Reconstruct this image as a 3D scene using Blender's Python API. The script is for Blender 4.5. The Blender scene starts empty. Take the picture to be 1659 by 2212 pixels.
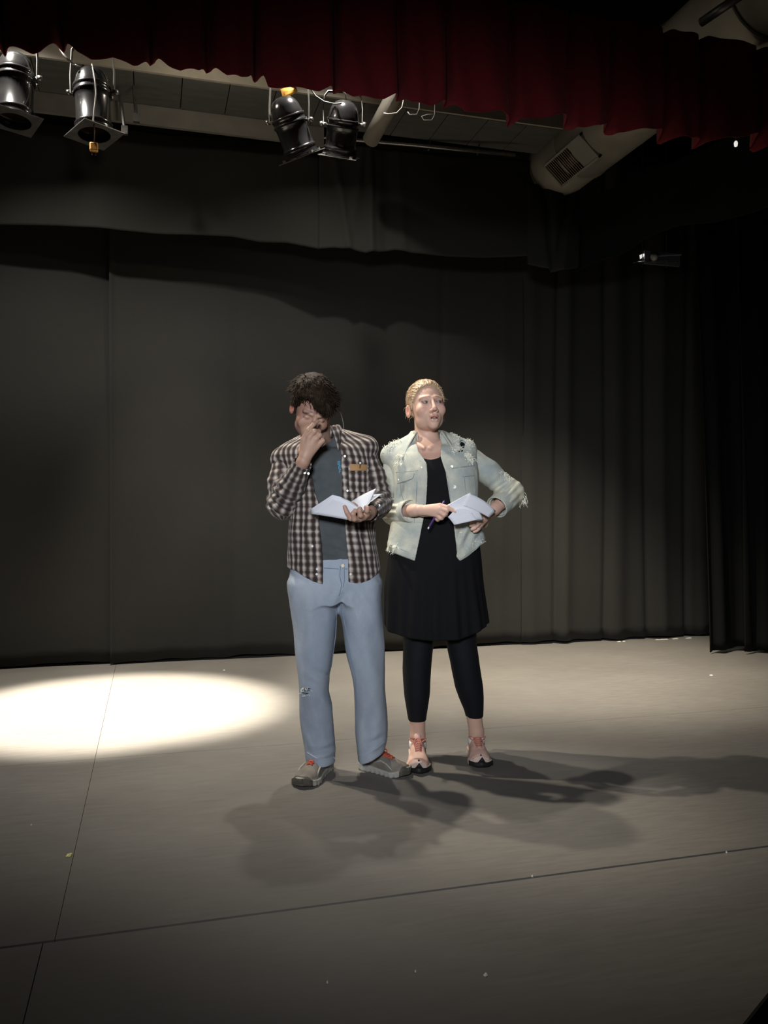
import bpy, bmesh, math, random, time
import numpy as np
from mathutils import Vector, Matrix
from mathutils.bvhtree import BVHTree

T0 = time.time()
random.seed(7)
rng = np.random.RandomState(7)
C = bpy.context.scene.collection
PI = math.pi
# ------------------------------------------------------------ camera geometry
F = 1789.0                      # focal length in pixels of the 1659 x 2212 frame
H = 1.16                        # lens height above the stage floor
TH = math.radians(15.7)         # camera turned right of the stage axis
CT, ST = math.cos(TH), math.sin(TH)

def W(X, D, z=0.0):
    """metres right of / in front of the lens -> stage coordinates"""
    return Vector((X * CT + D * ST, -X * ST + D * CT, z))

def WP(px, py, D):
    return W((px - 829) / F * D, D, H + (1095 - py) / F * D)

def WF(px, py):
    """point of the stage floor seen at a pixel"""
    return WP(px, py, F * H / (py - 1095))

def WY(px, py, y):
    """point on the plane (stage y = const) seen at a pixel"""
    X1 = (px - 829) / F
    return WP(px, py, y / (CT - X1 * ST))

scene = bpy.context.scene
cam_d = bpy.data.cameras.new('camera')
cam_d.sensor_fit = 'VERTICAL'
cam_d.sensor_height = 36.0
cam_d.lens = F / 2212 * 36.0
cam_d.clip_end = 60
cam = bpy.data.objects.new('camera', cam_d)
C.objects.link(cam)
cam.location = (0, 0, H)
cam.rotation_euler = (math.radians(90 - 0.352), 0, -TH)
scene.camera = cam

# ------------------------------------------------------------ world, lights, exposure
vs = scene.view_settings
vs.view_transform = 'Standard'
vs.look = 'None'
vs.exposure = 0.0
vs.gamma = 1.0
vs.use_curve_mapping = False
world = bpy.data.worlds.new('world')
world.use_nodes = True
world.node_tree.nodes['Background'].inputs[0].default_value = (0.9, 1.0, 1.1, 1)
world.node_tree.nodes['Background'].inputs[1].default_value = 0.004
scene.world = world

def spot(name, loc, to, power, ang, blend, size=0.05, col=(1, 1, 1)):
    d = bpy.data.lights.new(name, 'SPOT')
    d.energy = power; d.spot_size = math.radians(ang); d.spot_blend = blend
    d.shadow_soft_size = size; d.color = col
    o = bpy.data.objects.new(name, d); C.objects.link(o)
    o.location = loc
    o.rotation_euler = (Vector(to) - Vector(loc)).to_track_quat('-Z', 'Y').to_euler()
    return o

WARM = (1.0, 0.90, 0.74)
NEUT = (1.0, 0.95, 0.88)
COOL = (0.82, 0.90, 1.0)
# overhead lamps on the lighting bar behind the red teaser, plus two added fills
spot('pool_lamp', W(-1.72, 4.85, 3.72), W(-1.56, 4.80, 0), 4000, 33, 0.6, 0.05, (1.0, 0.93, 0.80))
spot('pool_fill', W(-1.66, 4.85, 3.80), W(-1.0, 5.7, 0), 620, 58, 1.0, 0.05, (1.0, 0.93, 0.80))  # added spot, spreads a halo from the pool over the left back floor
spot('back_lamp', W(-1.52, 4.12, 3.66), W(.45, 3.95, 0), 280, 62, 1.0, 0.03, WARM)
spot('mid_lamp', W(-0.3, 4.70, 4.15), W(-0.3, 5.7, 0), 205, 108, 0.9, 0.04, NEUT)
spot('left_fill', W(-2.15, 4.25, 4.12), W(-1.6, 5.7, 0), 340, 96, 0.9, 0.05, NEUT)  # added fill that brightens the left wall and back floor
spot('top_lamp', W(-0.62, 4.30, 3.74), W(.08, 3.62, 1.25), 300, 27, 1.0, 0.04, (1.0, 0.93, 0.80))
spot('right_lamp', W(1.0, 4.9, 3.93), W(1.25, 6.1, 0), 1300, 60, 1.0, 0.06, WARM)
def point(name, loc, power, size, col):
    d = bpy.data.lights.new(name, 'POINT'); d.energy = power; d.shadow_soft_size = size; d.color = col
    o = bpy.data.objects.new(name, d); C.objects.link(o); o.location = loc; return o
point('rig_lamp', W(-1.0, 4.62, 3.66), 8, .05, WARM)
def area(name, loc, to, power, sx, sy, spread, col):
    d = bpy.data.lights.new(name, 'AREA'); d.shape = 'RECTANGLE'; d.size = sx; d.size_y = sy; d.energy = power; d.color = col
    d.spread = math.radians(spread)
    o = bpy.data.objects.new(name, d); C.objects.link(o); o.location = loc
    o.rotation_euler = (Vector(to) - Vector(loc)).to_track_quat('-Z', 'Y').to_euler(); return o
# house side: a soft bank above the photographer and the dim hall lights
area('front_bank', W(-.45, -1.8, 2.25), W(0.2, 4.0, 1.15), 16, .9, .5, 44, (0.90, 0.94, 1.0))
area('house_light', W(0.5, -1.5, 4.7), W(0, 1.5, 0), 3.2, 4, 2, 120, (1.0, 0.93, 0.82))

# ------------------------------------------------------------ helpers
def tag(o, label=None, cat=None, group=None, kind=None):
    if label: o['label'] = label
    if cat: o['category'] = cat
    if group: o['group'] = group
    if kind: o['kind'] = kind
    return o

def empty(name, loc, rz=0, label=None, cat=None, group=None):
    o = bpy.data.objects.new(name, None); C.objects.link(o)
    o.location = loc; o.rotation_euler = (0, 0, rz); o.empty_display_size = .1
    return tag(o, label, cat, group)

def link(name, me, m=None, parent=None):
    if m is not None: me.materials.append(m)
    o = bpy.data.objects.new(name, me); C.objects.link(o)
    if parent is not None: o.parent = parent
    return o

def mesh(name, V, Fc, m=None, parent=None, smooth=False, solid=0.0, off=0.0, recalc=False):
    me = bpy.data.meshes.new(name)
    me.from_pydata([tuple(map(float, v)) for v in V], [], Fc)
    if recalc:
        b = bmesh.new(); b.from_mesh(me); bmesh.ops.recalc_face_normals(b, faces=b.faces); b.to_mesh(me); b.free()
    if smooth: me.polygons.foreach_set('use_smooth', [True] * len(me.polygons))
    o = link(name, me, m, parent)
    if solid:
        s = o.modifiers.new('s', 'SOLIDIFY'); s.thickness = solid; s.offset = off
    return o

class MB:
    """collects primitives into one mesh"""
    def __init__(self): self.V = []; self.F = []
    def add(self, V, Fc):
        n = len(self.V); self.V += [tuple(map(float, v)) for v in V]
        self.F += [tuple(n + i for i in f) for f in Fc]; return self
    def box(self, c, s, M=None):
        V = [Vector((c[0] + sx * s[0] / 2, c[1] + sy * s[1] / 2, c[2] + sz * s[2] / 2)) for sx in (-1, 1) for sy in (-1, 1) for sz in (-1, 1)]
        if M is not None: V = [M @ v for v in V]
        return self.add(V, [(0, 1, 3, 2), (4, 6, 7, 5), (0, 4, 5, 1), (2, 3, 7, 6), (0, 2, 6, 4), (1, 5, 7, 3)])
    def hexa(self, lo4, hi4):
        """two quads of four points each joined to a block"""
        return self.add(list(lo4) + list(hi4), [(0, 3, 2, 1), (4, 5, 6, 7), (0, 1, 5, 4), (1, 2, 6, 5), (2, 3, 7, 6), (3, 0, 4, 7)])
    def tube(self, pts, r, n=8, caps=True):
        pts = [Vector(p) for p in pts]
        if not hasattr(r, '__len__'): r = [r] * len(pts)
        V = []; Fc = []
        t = (pts[1] - pts[0]).normalized()
        u = t.orthogonal().normalized()
        for i, p in enumerate(pts):
            a = pts[max(i - 1, 0)]; b = pts[min(i + 1, len(pts) - 1)]
            t = (b - a).normalized()
            u = (u - t * u.dot(t)).normalized(); w = t.cross(u)
            for k in range(n):
                g = 2 * PI * k / n
                V.append(p + (u * math.cos(g) + w * math.sin(g)) * r[i])
        for i in range(len(pts) - 1):
            for k in range(n):
                a = i * n + k; b = i * n + (k + 1) % n
                Fc.append((a, b, b + n, a + n))
        if caps:
            Fc.append(tuple(reversed(range(n)))); Fc.append(tuple(range((len(pts) - 1) * n, len(pts) * n)))
        return self.add(V, Fc)
    def lathe(self, prof, n=24, M=None):
        V = []; Fc = []
        for (r, z) in prof:
            for k in range(n):
                g = 2 * PI * k / n
                v = Vector((r * math.cos(g), r * math.sin(g), z))
                V.append(M @ v if M is not None else v)
        for i in range(len(prof) - 1):
            for k in range(n):
                a = i * n + k; b = i * n + (k + 1) % n
                Fc.append((a, b, b + n, a + n))
        return self.add(V, Fc)
    def build(self, name, m, parent=None, smooth=False, bevel=0, solid=0):
        o = mesh(name, self.V, self.F, m, parent, smooth, recalc=not solid)
        if solid:
            s = o.modifiers.new('s', 'SOLIDIFY'); s.thickness = solid; s.offset = 0
        if bevel:
            b = o.modifiers.new('b', 'BEVEL'); b.width = bevel; b.segments = 2; b.limit_method = 'ANGLE'
        return o

# ------------------------------------------------------------ materials
class NT:
    def __init__(self, name):
        self.m = bpy.data.materials.new(name); self.m.use_nodes = True
        self.t = self.m.node_tree; self.b = self.t.nodes['Principled BSDF']
    def n(self, typ, **kw):
        o = self.t.nodes.new(typ)
        for k, v in kw.items():
            if k.startswith('i_'):
                key = k[2:]
                o.inputs[int(key) if key.isdigit() else key.replace('_', ' ')].default_value = v
            else: setattr(o, k, v)
        return o
    def l(self, a, b): self.t.links.new(a, b)
    def math(self, op, a, b=None):
        o = self.n('ShaderNodeMath', operation=op)
        for i, v in enumerate((a, b)):
            if v is None: continue
            if isinstance(v, (int, float)): o.inputs[i].default_value = v
            else: self.l(v, o.inputs[i])
        return o.outputs[0]
    def ramp(self, fac, stops, interp='LINEAR'):
        r = self.n('ShaderNodeValToRGB'); r.color_ramp.interpolation = interp
        e = r.color_ramp.elements
        while len(e) < len(stops): e.new(.5)
        for i, (p, c) in enumerate(stops):
            e[i].position = p; e[i].color = (*c, 1)
        self.l(fac, r.inputs[0]); return r.outputs[0]
    def noise(self, scale, detail=3, vec=None, stretch=None, rough=.5):
        x = self.n('ShaderNodeTexNoise'); x.inputs['Scale'].default_value = scale
        x.inputs['Detail'].default_value = detail; x.inputs['Roughness'].default_value = rough
        if vec is None: vec = self.n('ShaderNodeTexCoord').outputs['Object']
        if stretch:
            mp = self.n('ShaderNodeMapping'); mp.inputs['Scale'].default_value = stretch
            self.l(vec, mp.inputs[0]); vec = mp.outputs[0]
        self.l(vec, x.inputs['Vector']); return x.outputs['Fac']
    def bump(self, h, strength=.3, dist=.002):
        b = self.n('ShaderNodeBump'); b.inputs['Strength'].default_value = strength; b.inputs['Distance'].default_value = dist
        self.l(h, b.inputs['Height']); self.l(b.outputs[0], self.b.inputs['Normal'])
    def attr(self, name):
        return self.n('ShaderNodeAttribute', attribute_name=name)

def mat(name, col, rough=.6, metal=0, col2=None, scale=20, stretch=None, bump=0, bscale=200, bdist=.002, spec=.5, sheen=0, coat=0):
    x = NT(name); b = x.b
    b.inputs['Roughness'].default_value = rough; b.inputs['Metallic'].default_value = metal
    b.inputs['Specular IOR Level'].default_value = spec
    b.inputs['Base Color'].default_value = (*col, 1)
    if sheen: b.inputs['Sheen Weight'].default_value = sheen
    if coat: b.inputs['Coat Weight'].default_value = coat
    if col2:
        x.l(x.ramp(x.noise(scale, 4, stretch=stretch), [(.3, col), (.7, col2)]), b.inputs['Base Color'])
    if bump: x.bump(x.noise(bscale, 3), bump, bdist)
    return x.m

# ------------------------------------------------------------ distance fields -> meshes
def surf_nets(f, lo, hi, h, margin=1.7):
    lo = np.array(lo, float); hi = np.array(hi, float); n = 8; B = n * h
    nb = np.ceil((hi - lo) / B).astype(int)
    g = np.stack(np.meshgrid(*[np.arange(k) for k in nb], indexing='ij'), -1).reshape(-1, 3)
    cen = lo + (g + .5) * B
    d = f(cen)
    act = g[np.abs(d) < B * .87 * margin]
    off = np.stack(np.meshgrid(*[np.arange(n + 1)] * 3, indexing='ij'), -1).reshape(-1, 3)
    Vs, Ks, Es = [], [], []
    NY = nb[1] * n + 2; NZ = nb[2] * n + 2
    key = lambda a: ((a[..., 0].astype(np.int64) * NY) + a[..., 1]) * NZ + a[..., 2]
    ch = 600
    for s in range(0, len(act), ch):
        a = act[s:s + ch] * n
        gi = a[:, None, :] + off[None]
        P = lo + gi.reshape(-1, 3) * h
        v = f(P).reshape(-1, n + 1, n + 1, n + 1)
        S = v < 0
        keep = S.reshape(len(S), -1).any(1) & ~S.reshape(len(S), -1).all(1)
        v = v[keep]; S = S[keep]; a = a[keep]
        if len(v) == 0: continue
        acc = np.zeros((len(v), n, n, n, 3)); cnt = np.zeros((len(v), n, n, n))
        sl = (slice(0, n), slice(1, n + 1))
        for ax in range(3):
            o1, o2 = [q for q in range(3) if q != ax]
            for u in (0, 1):
                for w in (0, 1):
                    i0 = [None] * 3; i1 = [None] * 3
                    i0[ax] = sl[0]; i1[ax] = sl[1]
                    i0[o1] = i1[o1] = sl[u]; i0[o2] = i1[o2] = sl[w]
                    v0 = v[(slice(None), *i0)]; v1 = v[(slice(None), *i1)]
                    cr = (v0 < 0) != (v1 < 0)
                    t = np.where(cr, v0 / np.where(cr, v0 - v1, 1), 0)
                    acc[..., ax] += np.where(cr, t, 0)
                    acc[..., o1] += cr * u; acc[..., o2] += cr * w
                    cnt += cr
        m = cnt > 0
        idx = np.argwhere(m)
        cell = a[idx[:, 0]] + idx[:, 1:]
        Vs.append(lo + (cell + acc[m] / cnt[m][:, None]) * h); Ks.append(key(cell))
        for ax in range(3):
            o1, o2 = (ax + 1) % 3, (ax + 2) % 3
            i0 = [slice(0, n)] * 3; i1 = list(i0); i1[ax] = slice(1, n + 1)
            s0 = S[(slice(None), *i0)]; s1 = S[(slice(None), *i1)]
            e = np.argwhere(s0 != s1)
            if len(e) == 0: continue
            c = a[e[:, 0]] + e[:, 1:]
            ins = s0[s0 != s1]
            d1 = np.zeros(3, int); d1[o1] = 1; d2 = np.zeros(3, int); d2[o2] = 1
            q = np.stack([key(c - d1 - d2), key(c - d2), key(c), key(c - d1)], 1)
            q[~ins] = q[~ins][:, ::-1]
            Es.append(q)
    V = np.concatenate(Vs); K = np.concatenate(Ks); Q = np.concatenate(Es)
    o = np.argsort(K); V = V[o]; K = K[o]
    ix = np.searchsorted(K, Q); ix = np.minimum(ix, len(K) - 1)
    ok = (K[ix] == Q).all(1)
    return V, ix[ok]

def field_obj(name, f, lo, hi, h, m, parent, uv=None, col=None, margin=1.7, smooth_it=0):
    V, Q = surf_nets(f, lo, hi, h, margin)
    if smooth_it:
        e = np.concatenate([Q[:, [0, 1]], Q[:, [1, 2]], Q[:, [2, 3]], Q[:, [3, 0]]])
        for _ in range(smooth_it):
            s = np.zeros_like(V); c = np.zeros(len(V))
            np.add.at(s, e[:, 0], V[e[:, 1]]); np.add.at(c, e[:, 0], 1)
            np.add.at(s, e[:, 1], V[e[:, 0]]); np.add.at(c, e[:, 1], 1)
            V = V * .5 + .5 * s / np.maximum(c, 1)[:, None]
    me = bpy.data.meshes.new(name)
    me.vertices.add(len(V)); me.vertices.foreach_set('co', V.astype(np.float32).ravel())
    me.loops.add(Q.size); me.loops.foreach_set('vertex_index', Q.astype(np.int32).ravel())
    me.polygons.add(len(Q)); me.polygons.foreach_set('loop_start', np.arange(0, Q.size, 4, dtype=np.int32))
    me.polygons.foreach_set('use_smooth', np.ones(len(Q), bool))
    me.update(calc_edges=True); me.validate()
    if uv is not None:
        at = me.attributes.new('fab', 'FLOAT_VECTOR', 'POINT')
        at.data.foreach_set('vector', uv(V).astype(np.float32).ravel())
    if col is not None:
        c = np.ones((len(V), 4), np.float32); c[:, :3] = col(V)
        at = me.color_attributes.new('tint', 'FLOAT_COLOR', 'POINT')
        at.data.foreach_set('color', c.ravel())
    print('%-14s %7d faces %.1fs' % (name, len(Q), time.time() - T0))
    return link(name, me, m, parent)

nrm = lambda a: np.sqrt((a * a).sum(-1))
def cap(P, a, b, ra, rb=None):
    a = np.asarray(a, float); b = np.asarray(b, float); rb = ra if rb is None else rb
    ab = b - a; t = np.clip(((P - a) @ ab) / max((ab @ ab), 1e-9), 0, 1)
    return nrm(P - a - t[:, None] * ab) - (ra + (rb - ra) * t)
def chain(P, pts, r, k=0.004):
    d = None
    for i in range(len(pts) - 1):
        e = cap(P, pts[i], pts[i + 1], r[i], r[i + 1])
        d = e if d is None else smin(d, e, k)
    return d
def ell(P, c, r):
    q = P - np.asarray(c, float); r = np.asarray(r, float)
    k0 = nrm(q / r); k1 = nrm(q / (r * r))
    return np.where(k0 < .05, -r.min(), k0 * (k0 - 1) / np.maximum(k1, 1e-6))
def boxf(P, c, s, r=0.0, R=None):
    q = P - np.asarray(c, float)
    if R is not None: q = q @ R
    q = np.abs(q) - (np.asarray(s, float) / 2 - r)
    return nrm(np.maximum(q, 0)) + np.minimum(q.max(-1), 0) - r
def smin(a, b, k):
    h = np.clip(.5 + .5 * (b - a) / k, 0, 1)
    return b + (a - b) * h - k * h * (1 - h)
def smax(a, b, k): return -smin(-a, -b, k)
def waves(P, seed, freq, n=5, axis=None, st=(1, 1, 1)):
    r = np.random.RandomState(seed); out = np.zeros(len(P))
    Q = P * np.array(st)
    for i in range(n):
        d = r.normal(size=3); d /= np.linalg.norm(d)
        w = freq * r.uniform(.6, 1.6)
        out += np.sin(Q @ d * w + r.uniform(0, 6) + 1.3 * np.sin(Q[:, ::-1] @ d * w * .6 + r.uniform(0, 6)))
    return out / n
def folds(P, c, d, n, L, amp, width):
    """soft parallel creases around point c running along d, repeated along n"""
    q = P - np.asarray(c, float); d = np.asarray(d, float) / np.linalg.norm(d); nn = np.asarray(n, float) / np.linalg.norm(n)
    u = q @ d; v = q @ nn
    return amp * np.sin(v / width * 2 * PI + 8 * u) * np.exp(-(u / L) ** 2 - (v / (L * .9)) ** 2) * np.exp(-(nrm(q) / (L * 1.8)) ** 2)

class ZL:
    """stack of ellipses: rows (z, cx, cy, rx, ry)"""
    def __init__(s, rows, sm=.012, p=2.0):
        a = np.array(sorted(rows), float); s.z0, s.z1 = a[0, 0], a[-1, 0]; s.p = p
        n = max(int((s.z1 - s.z0) / .004), 8); s.z = np.linspace(s.z0, s.z1, n)
        T = np.stack([np.interp(s.z, a[:, 0], a[:, j]) for j in range(1, 5)], 1)
        w = max(int(sm / .004), 1)
        k = np.exp(-(np.arange(-3 * w, 3 * w + 1) / w) ** 2 / 2); k /= k.sum()
        T = np.stack([np.convolve(np.pad(T[:, j], 3 * w, 'edge'), k, 'valid') for j in range(4)], 1)
        s.T = T
    def at(s, z): return [np.interp(z, s.z, s.T[:, j]) for j in range(4)]
    def __call__(s, P, lo=True, hi=True, pad=0, r=0.004):
        cx, cy, rx, ry = s.at(P[:, 2]); rx = rx + pad; ry = ry + pad
        x = P[:, 0] - cx; y = P[:, 1] - cy
        p = s.p
        k0 = (np.abs(x / rx) ** p + np.abs(y / ry) ** p) ** (1 / p)
        k1 = np.sqrt((x / rx ** 2) ** 2 + (y / ry ** 2) ** 2)
        d = np.where(k0 < .08, -np.minimum(rx, ry), k0 * (k0 - 1) / np.maximum(k1, 1e-6))
        if lo: d = smax(d, s.z0 - P[:, 2], r)
        if hi: d = smax(d, P[:, 2] - s.z1, r)
        return d

class Fig:
    """local frame of a figure: x right, y away from the lens, z up, origin on the floor below it"""
    def __init__(s, px0, D0):
        s.D = D0; s.X = (px0 - 829) / F * D0
    def L(s, px, py, dy=0.0):
        D = s.D + dy
        return np.array([(px - 829) / F * D - s.X, dy, H + (1095 - py) / F * D])
    def Ls(s, *pts): return [s.L(*p) for p in pts]
    def rows(s, tab):
        """(py, xl, xr, cy, ry) -> ellipse rows"""
        out = []
        for (py, xl, xr, cy, ry) in tab:
            a = s.L(xl, py, cy); b = s.L(xr, py, cy)
            out.append((a[2], (a[0] + b[0]) / 2, cy, (b[0] - a[0]) / 2, ry))
        return out
    def zx(s, tab, dy=0.0):
        """(py, px) list -> function x(z)"""
        q = sorted((s.L(x, y, dy)[2], s.L(x, y, dy)[0]) for (y, x) in tab)
        z = [a for a, _ in q]; x = [b for _, b in q]
        return lambda Z: np.interp(Z, z, x)
    def xz(s, tab, dy=0.0):
        q = sorted((s.L(x, y, dy)[0], s.L(x, y, dy)[2]) for (x, y) in tab)
        x = [a for a, _ in q]; z = [b for _, b in q]
        return lambda X: np.interp(X, x, z)

def bvh_of(o):
    me = o.data
    return BVHTree.FromPolygons([v.co[:] for v in me.vertices], [p.vertices[:] for p in me.polygons])

def hit(bvhs, x, z, y0=-1.0, default=None):
    best = None
    for b in bvhs:
        r = b.ray_cast(Vector((x, y0, z)), Vector((0, 1, 0)))
        if r[0] is not None and (best is None or r[0].y < best): best = r[0].y
    return best if best is not None else default

def patch(name, fig, bvhs, quad, m, parent, t=.003, nu=8, nv=8, out=.0015, dy=-.12, smooth=True, lift=None):
    """a piece lying on the surface seen in front: quad of four pixels (tl, tr, br, bl)"""
    q = [fig.L(a, b, dy) for a, b in quad]
    V = []; last = None
    for j in range(nv + 1):
        for i in range(nu + 1):
            u, v = i / nu, j / nv
            p = (q[0] * (1 - u) + q[1] * u) * (1 - v) + (q[3] * (1 - u) + q[2] * u) * v
            y = hit(bvhs, p[0], p[2])
            V.append([p[0], y, p[2]])
    ys = [v[1] for v in V if v[1] is not None]
    my = float(np.median(ys)) if ys else dy
    W2 = nu + 1
    for i, v in enumerate(V):
        if v[1] is None or abs(v[1] - my) > .05: v[1] = my
    front = [(v[0], v[1] - out - t, v[2]) for v in V]
    back = [(v[0], v[1] - out + .001, v[2]) for v in V]
    n = len(V); Fc = []
    for j in range(nv):
        for i in range(nu):
            a = j * W2 + i
            Fc.append((a, a + W2, a + W2 + 1, a + 1)); Fc.append((n + a, n + a + 1, n + a + W2 + 1, n + a + W2))
    rim = [i for i in range(W2)] + [j * W2 + nu for j in range(1, nv + 1)] + [nv * W2 + i for i in range(nu - 1, -1, -1)] + [j * W2 for j in range(nv - 1, 0, -1)]
    for a, b in zip(rim, rim[1:] + rim[:1]): Fc.append((a, b, n + b, n + a))
    return mesh(name, front + back, Fc, m, parent, False, recalc=True)
# ============================================================ THE SETTING
M = {}
def cloth_mat(name, col, rough=.9, col2=None, sheen=.3):
    x = NT(name); b = x.b
    b.inputs['Roughness'].default_value = rough; b.inputs['Specular IOR Level'].default_value = .15
    b.inputs['Sheen Weight'].default_value = sheen * .25
    n1 = x.noise(1.1, 4); n2 = x.noise(60, 2)
    s = x.math('ADD', x.math('MULTIPLY', n1, .75), x.math('MULTIPLY', n2, .25))
    x.l(x.ramp(s, [(.3, col), (.7, col2 or tuple(c * 1.35 for c in col))]), b.inputs['Base Color'])
    x.bump(x.noise(900, 2), .3, .001)
    return x.m
M['black_cloth'] = cloth_mat('black_drape', (.021, .0205, .018), sheen=.1)
M['black_leg'] = cloth_mat('black_velour', (.0042, .0044, .0042), sheen=0)
M['border'] = cloth_mat('black_border', (.017, .017, .014), sheen=.1)
M['red'] = cloth_mat('red_velour', (.125, .011, .014), col2=(.19, .016, .021), sheen=.2)
M['black'] = mat('black_void', (.004, .004, .004), .95, spec=.1)
M['wall'] = mat('black_wall', (.008, .008, .009), .9, spec=.1)

def floor_mat():
    x = NT('painted_stage_floor'); b = x.b
    co = x.n('ShaderNodeTexCoord').outputs['Object']
    big = x.noise(.8, 5, co, (1, 1.6, 1)); fine = x.noise(6, 6, co, (1.2, 9, 1), .65); scr = x.noise(40, 3, co, (.35, 3.2, 1), .7)
    s = x.math('ADD', x.math('MULTIPLY', big, .45), x.math('MULTIPLY', fine, .35)); s = x.math('ADD', s, x.math('MULTIPLY', scr, .2))
    c = x.ramp(s, [(.33, (.150, .138, .122)), (.5, (.185, .171, .152)), (.68, (.225, .209, .186))])
    x.l(c, b.inputs['Base Color'])
    x.l(x.ramp(fine, [(.3, (.5,) * 3), (.7, (.68,) * 3)]), b.inputs['Roughness'])
    b.inputs['Specular IOR Level'].default_value = .35
    x.bump(x.math('ADD', scr, fine), .25, .0012)
    return x.m
M['floor'] = floor_mat()

# ---- stage floor: a base slab and boards with recessed joints
YW = 6.46                                   # back wall plane
cx0, cy0 = W(.811, 1.858)[:2]; cx1, cy1 = W(.913, 1.967)[:2]   # chamfered stage edge bottom right
def edge_x(y): return cx0 + (y - cy0) * (cx1 - cx0) / (cy1 - cy0)
fl = MB()
E = 9.0
fl.hexa([(-7, 1.0, -.9), (edge_x(1.0), 1.0, -.9), (edge_x(4.2), 4.2, -.9), (-7, 4.2, -.9)],
        [(-7, 1.0, -.012), (edge_x(1.0), 1.0, -.012), (edge_x(4.2), 4.2, -.012), (-7, 4.2, -.012)])
fl.hexa([(-7, 4.2, -.9), (E, 4.2, -.9), (E, YW + .3, -.9), (-7, YW + .3, -.9)],
        [(-7, 4.2, -.012), (E, 4.2, -.012), (E, YW + .3, -.012), (-7, YW + .3, -.012)])
floor = tag(fl.build('floor', M['black']), kind='structure')
ya = (WF(90, 2040).y + WF(1600, 1840).y) / 2
yb = (WF(208, 1639).y + WF(640, 1608).y) / 2
xa = WF(90, 2040).x; xb = WF(150, 1880).x; xc = WF(235, 1500).x
rows_ = [(1.0, ya, xa, .0045, .0014), (ya, yb, xb, .0012, .0009), (yb, YW + .2, xc, .0008, .0009)]
for (y0, y1, xs, gy, gx) in rows_:
    k0 = int((-7 - xs) / 2.44) - 1
    for k in range(k0, 8):
        x0, x1 = xs + 2.44 * k, xs + 2.44 * (k + 1)
        if abs(x0 - xs) < .01: x1 = 8.8
        elif x0 > xs: continue
        x0 = max(x0, -6.8); x1 = min(x1, 8.8)
        if x1 - x0 < .1: continue
        a0 = y0 + (.011 if y0 > 1.1 and y0 == ya else gx); a1 = y1 - (.0012 if y1 != ya else .001)
        lim0 = edge_x(a0) if y0 < 4.0 else 99; lim1 = edge_x(a1) if y0 < 4.0 else 99
        if x0 + gx > max(lim0, lim1): continue
        b = MB()
        xl, xr = x0 + gx, x1 - gx
        pts = [(xl, a0), (xr, a0), (xr, a1), (xl, a1)]
        if y0 < 4.0:                                # clip against the chamfered stage edge
            cl = []
            for i in range(4):
                p, q = pts[i], pts[(i + 1) % 4]; dp, dq = edge_x(p[1]) - p[0], edge_x(q[1]) - q[0]
                if dp >= 0: cl.append(p)
                if (dp >= 0) != (dq >= 0): t = dp / (dp - dq); cl.append((p[0] + (q[0] - p[0]) * t, p[1] + (q[1] - p[1]) * t))
            pts = cl
        if len(pts) < 3: continue
        k = len(pts)
        b.add([(p[0], p[1], -.012) for p in pts] + [(p[0], p[1], 0) for p in pts], [tuple(reversed(range(k))), tuple(range(k, 2 * k))] + [(i, (i + 1) % k, k + (i + 1) % k, k + i) for i in range(k)])
        b.build('floor_board', M['floor'], floor)
# lower house floor in front of and beside the stage
b = MB(); b.box((1, 0, -.95), (18, 16, .1))
tag(b.build('floor', M['black']), kind='structure')
# room shell
def shell(name, c, s):
    b = MB(); b.box(c, s); return tag(b.build(name, M['wall']), kind='structure')
shell('wall_back', (1, YW + .35, 2), (16, .1, 6))
shell('wall_left', (-6.9, 0, 2), (.1, 14, 6))
shell('wall_right', (8.9, 0, 2), (.1, 14, 6))
shell('wall_front', (1, -7, 2), (16, .1, 6))
shell('ceiling', (1, 0, 5.05), (16, 14, .1))

# ---- drapes
def drape(name, p0, p1, z0, z1, m, depth, amp, wl, label, seed=0, hem=None, group=None, nz=40, flare=.6, flat=0.0, thick=.006, cat='curtain', prof=None, top=None, lean=None):
    """a hanging cloth between two floor points, folds of size amp and wavelength wl"""
    p0 = Vector(p0[:2]); p1 = Vector(p1[:2]); Lg = (p1 - p0).length; d = (p1 - p0) / Lg; n = Vector((-d.y, d.x))
    nx = max(int(Lg / .018), 10); r = random.Random(seed)
    ph = [r.uniform(0, 6.28) for _ in range(5)]
    V = []; Fc = []
    for j in range(nz + 1):
        v = j / nz
        for i in range(nx + 1):
            s = i / nx * Lg
            a = amp(s) if callable(amp) else amp
            w = math.sin(2 * PI * s / wl + ph[0] + .9 * math.sin(2 * PI * s / (wl * 3.1) + ph[1]))
            w += .35 * math.sin(2 * PI * s / (wl * .47) + ph[2])
            o = a * w * (flare + (1 - flare) * (1 - v)) + (.006 * math.sin(s * 2.3 + v * 5 + ph[3]) + .004 * math.sin(s * 5.1 - v * 9 + ph[4])) * (1 + flat)
            if prof: o += prof(s, v)
            zb = z0 + (hem(s) if hem else 0); zt = z1 + (top(s) if top else 0)
            q = p0 + d * s + n * o
            if lean: q = q + d * lean(s, v)
            V.append((q.x, q.y, zb + (zt - zb) * v))
    for j in range(nz):
        for i in range(nx):
            a = j * (nx + 1) + i; Fc.append((a, a + 1, a + nx + 2, a + nx + 1))
    o = mesh(name, V, Fc, m, None, True, thick)
    return tag(o, label, cat, group)

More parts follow.
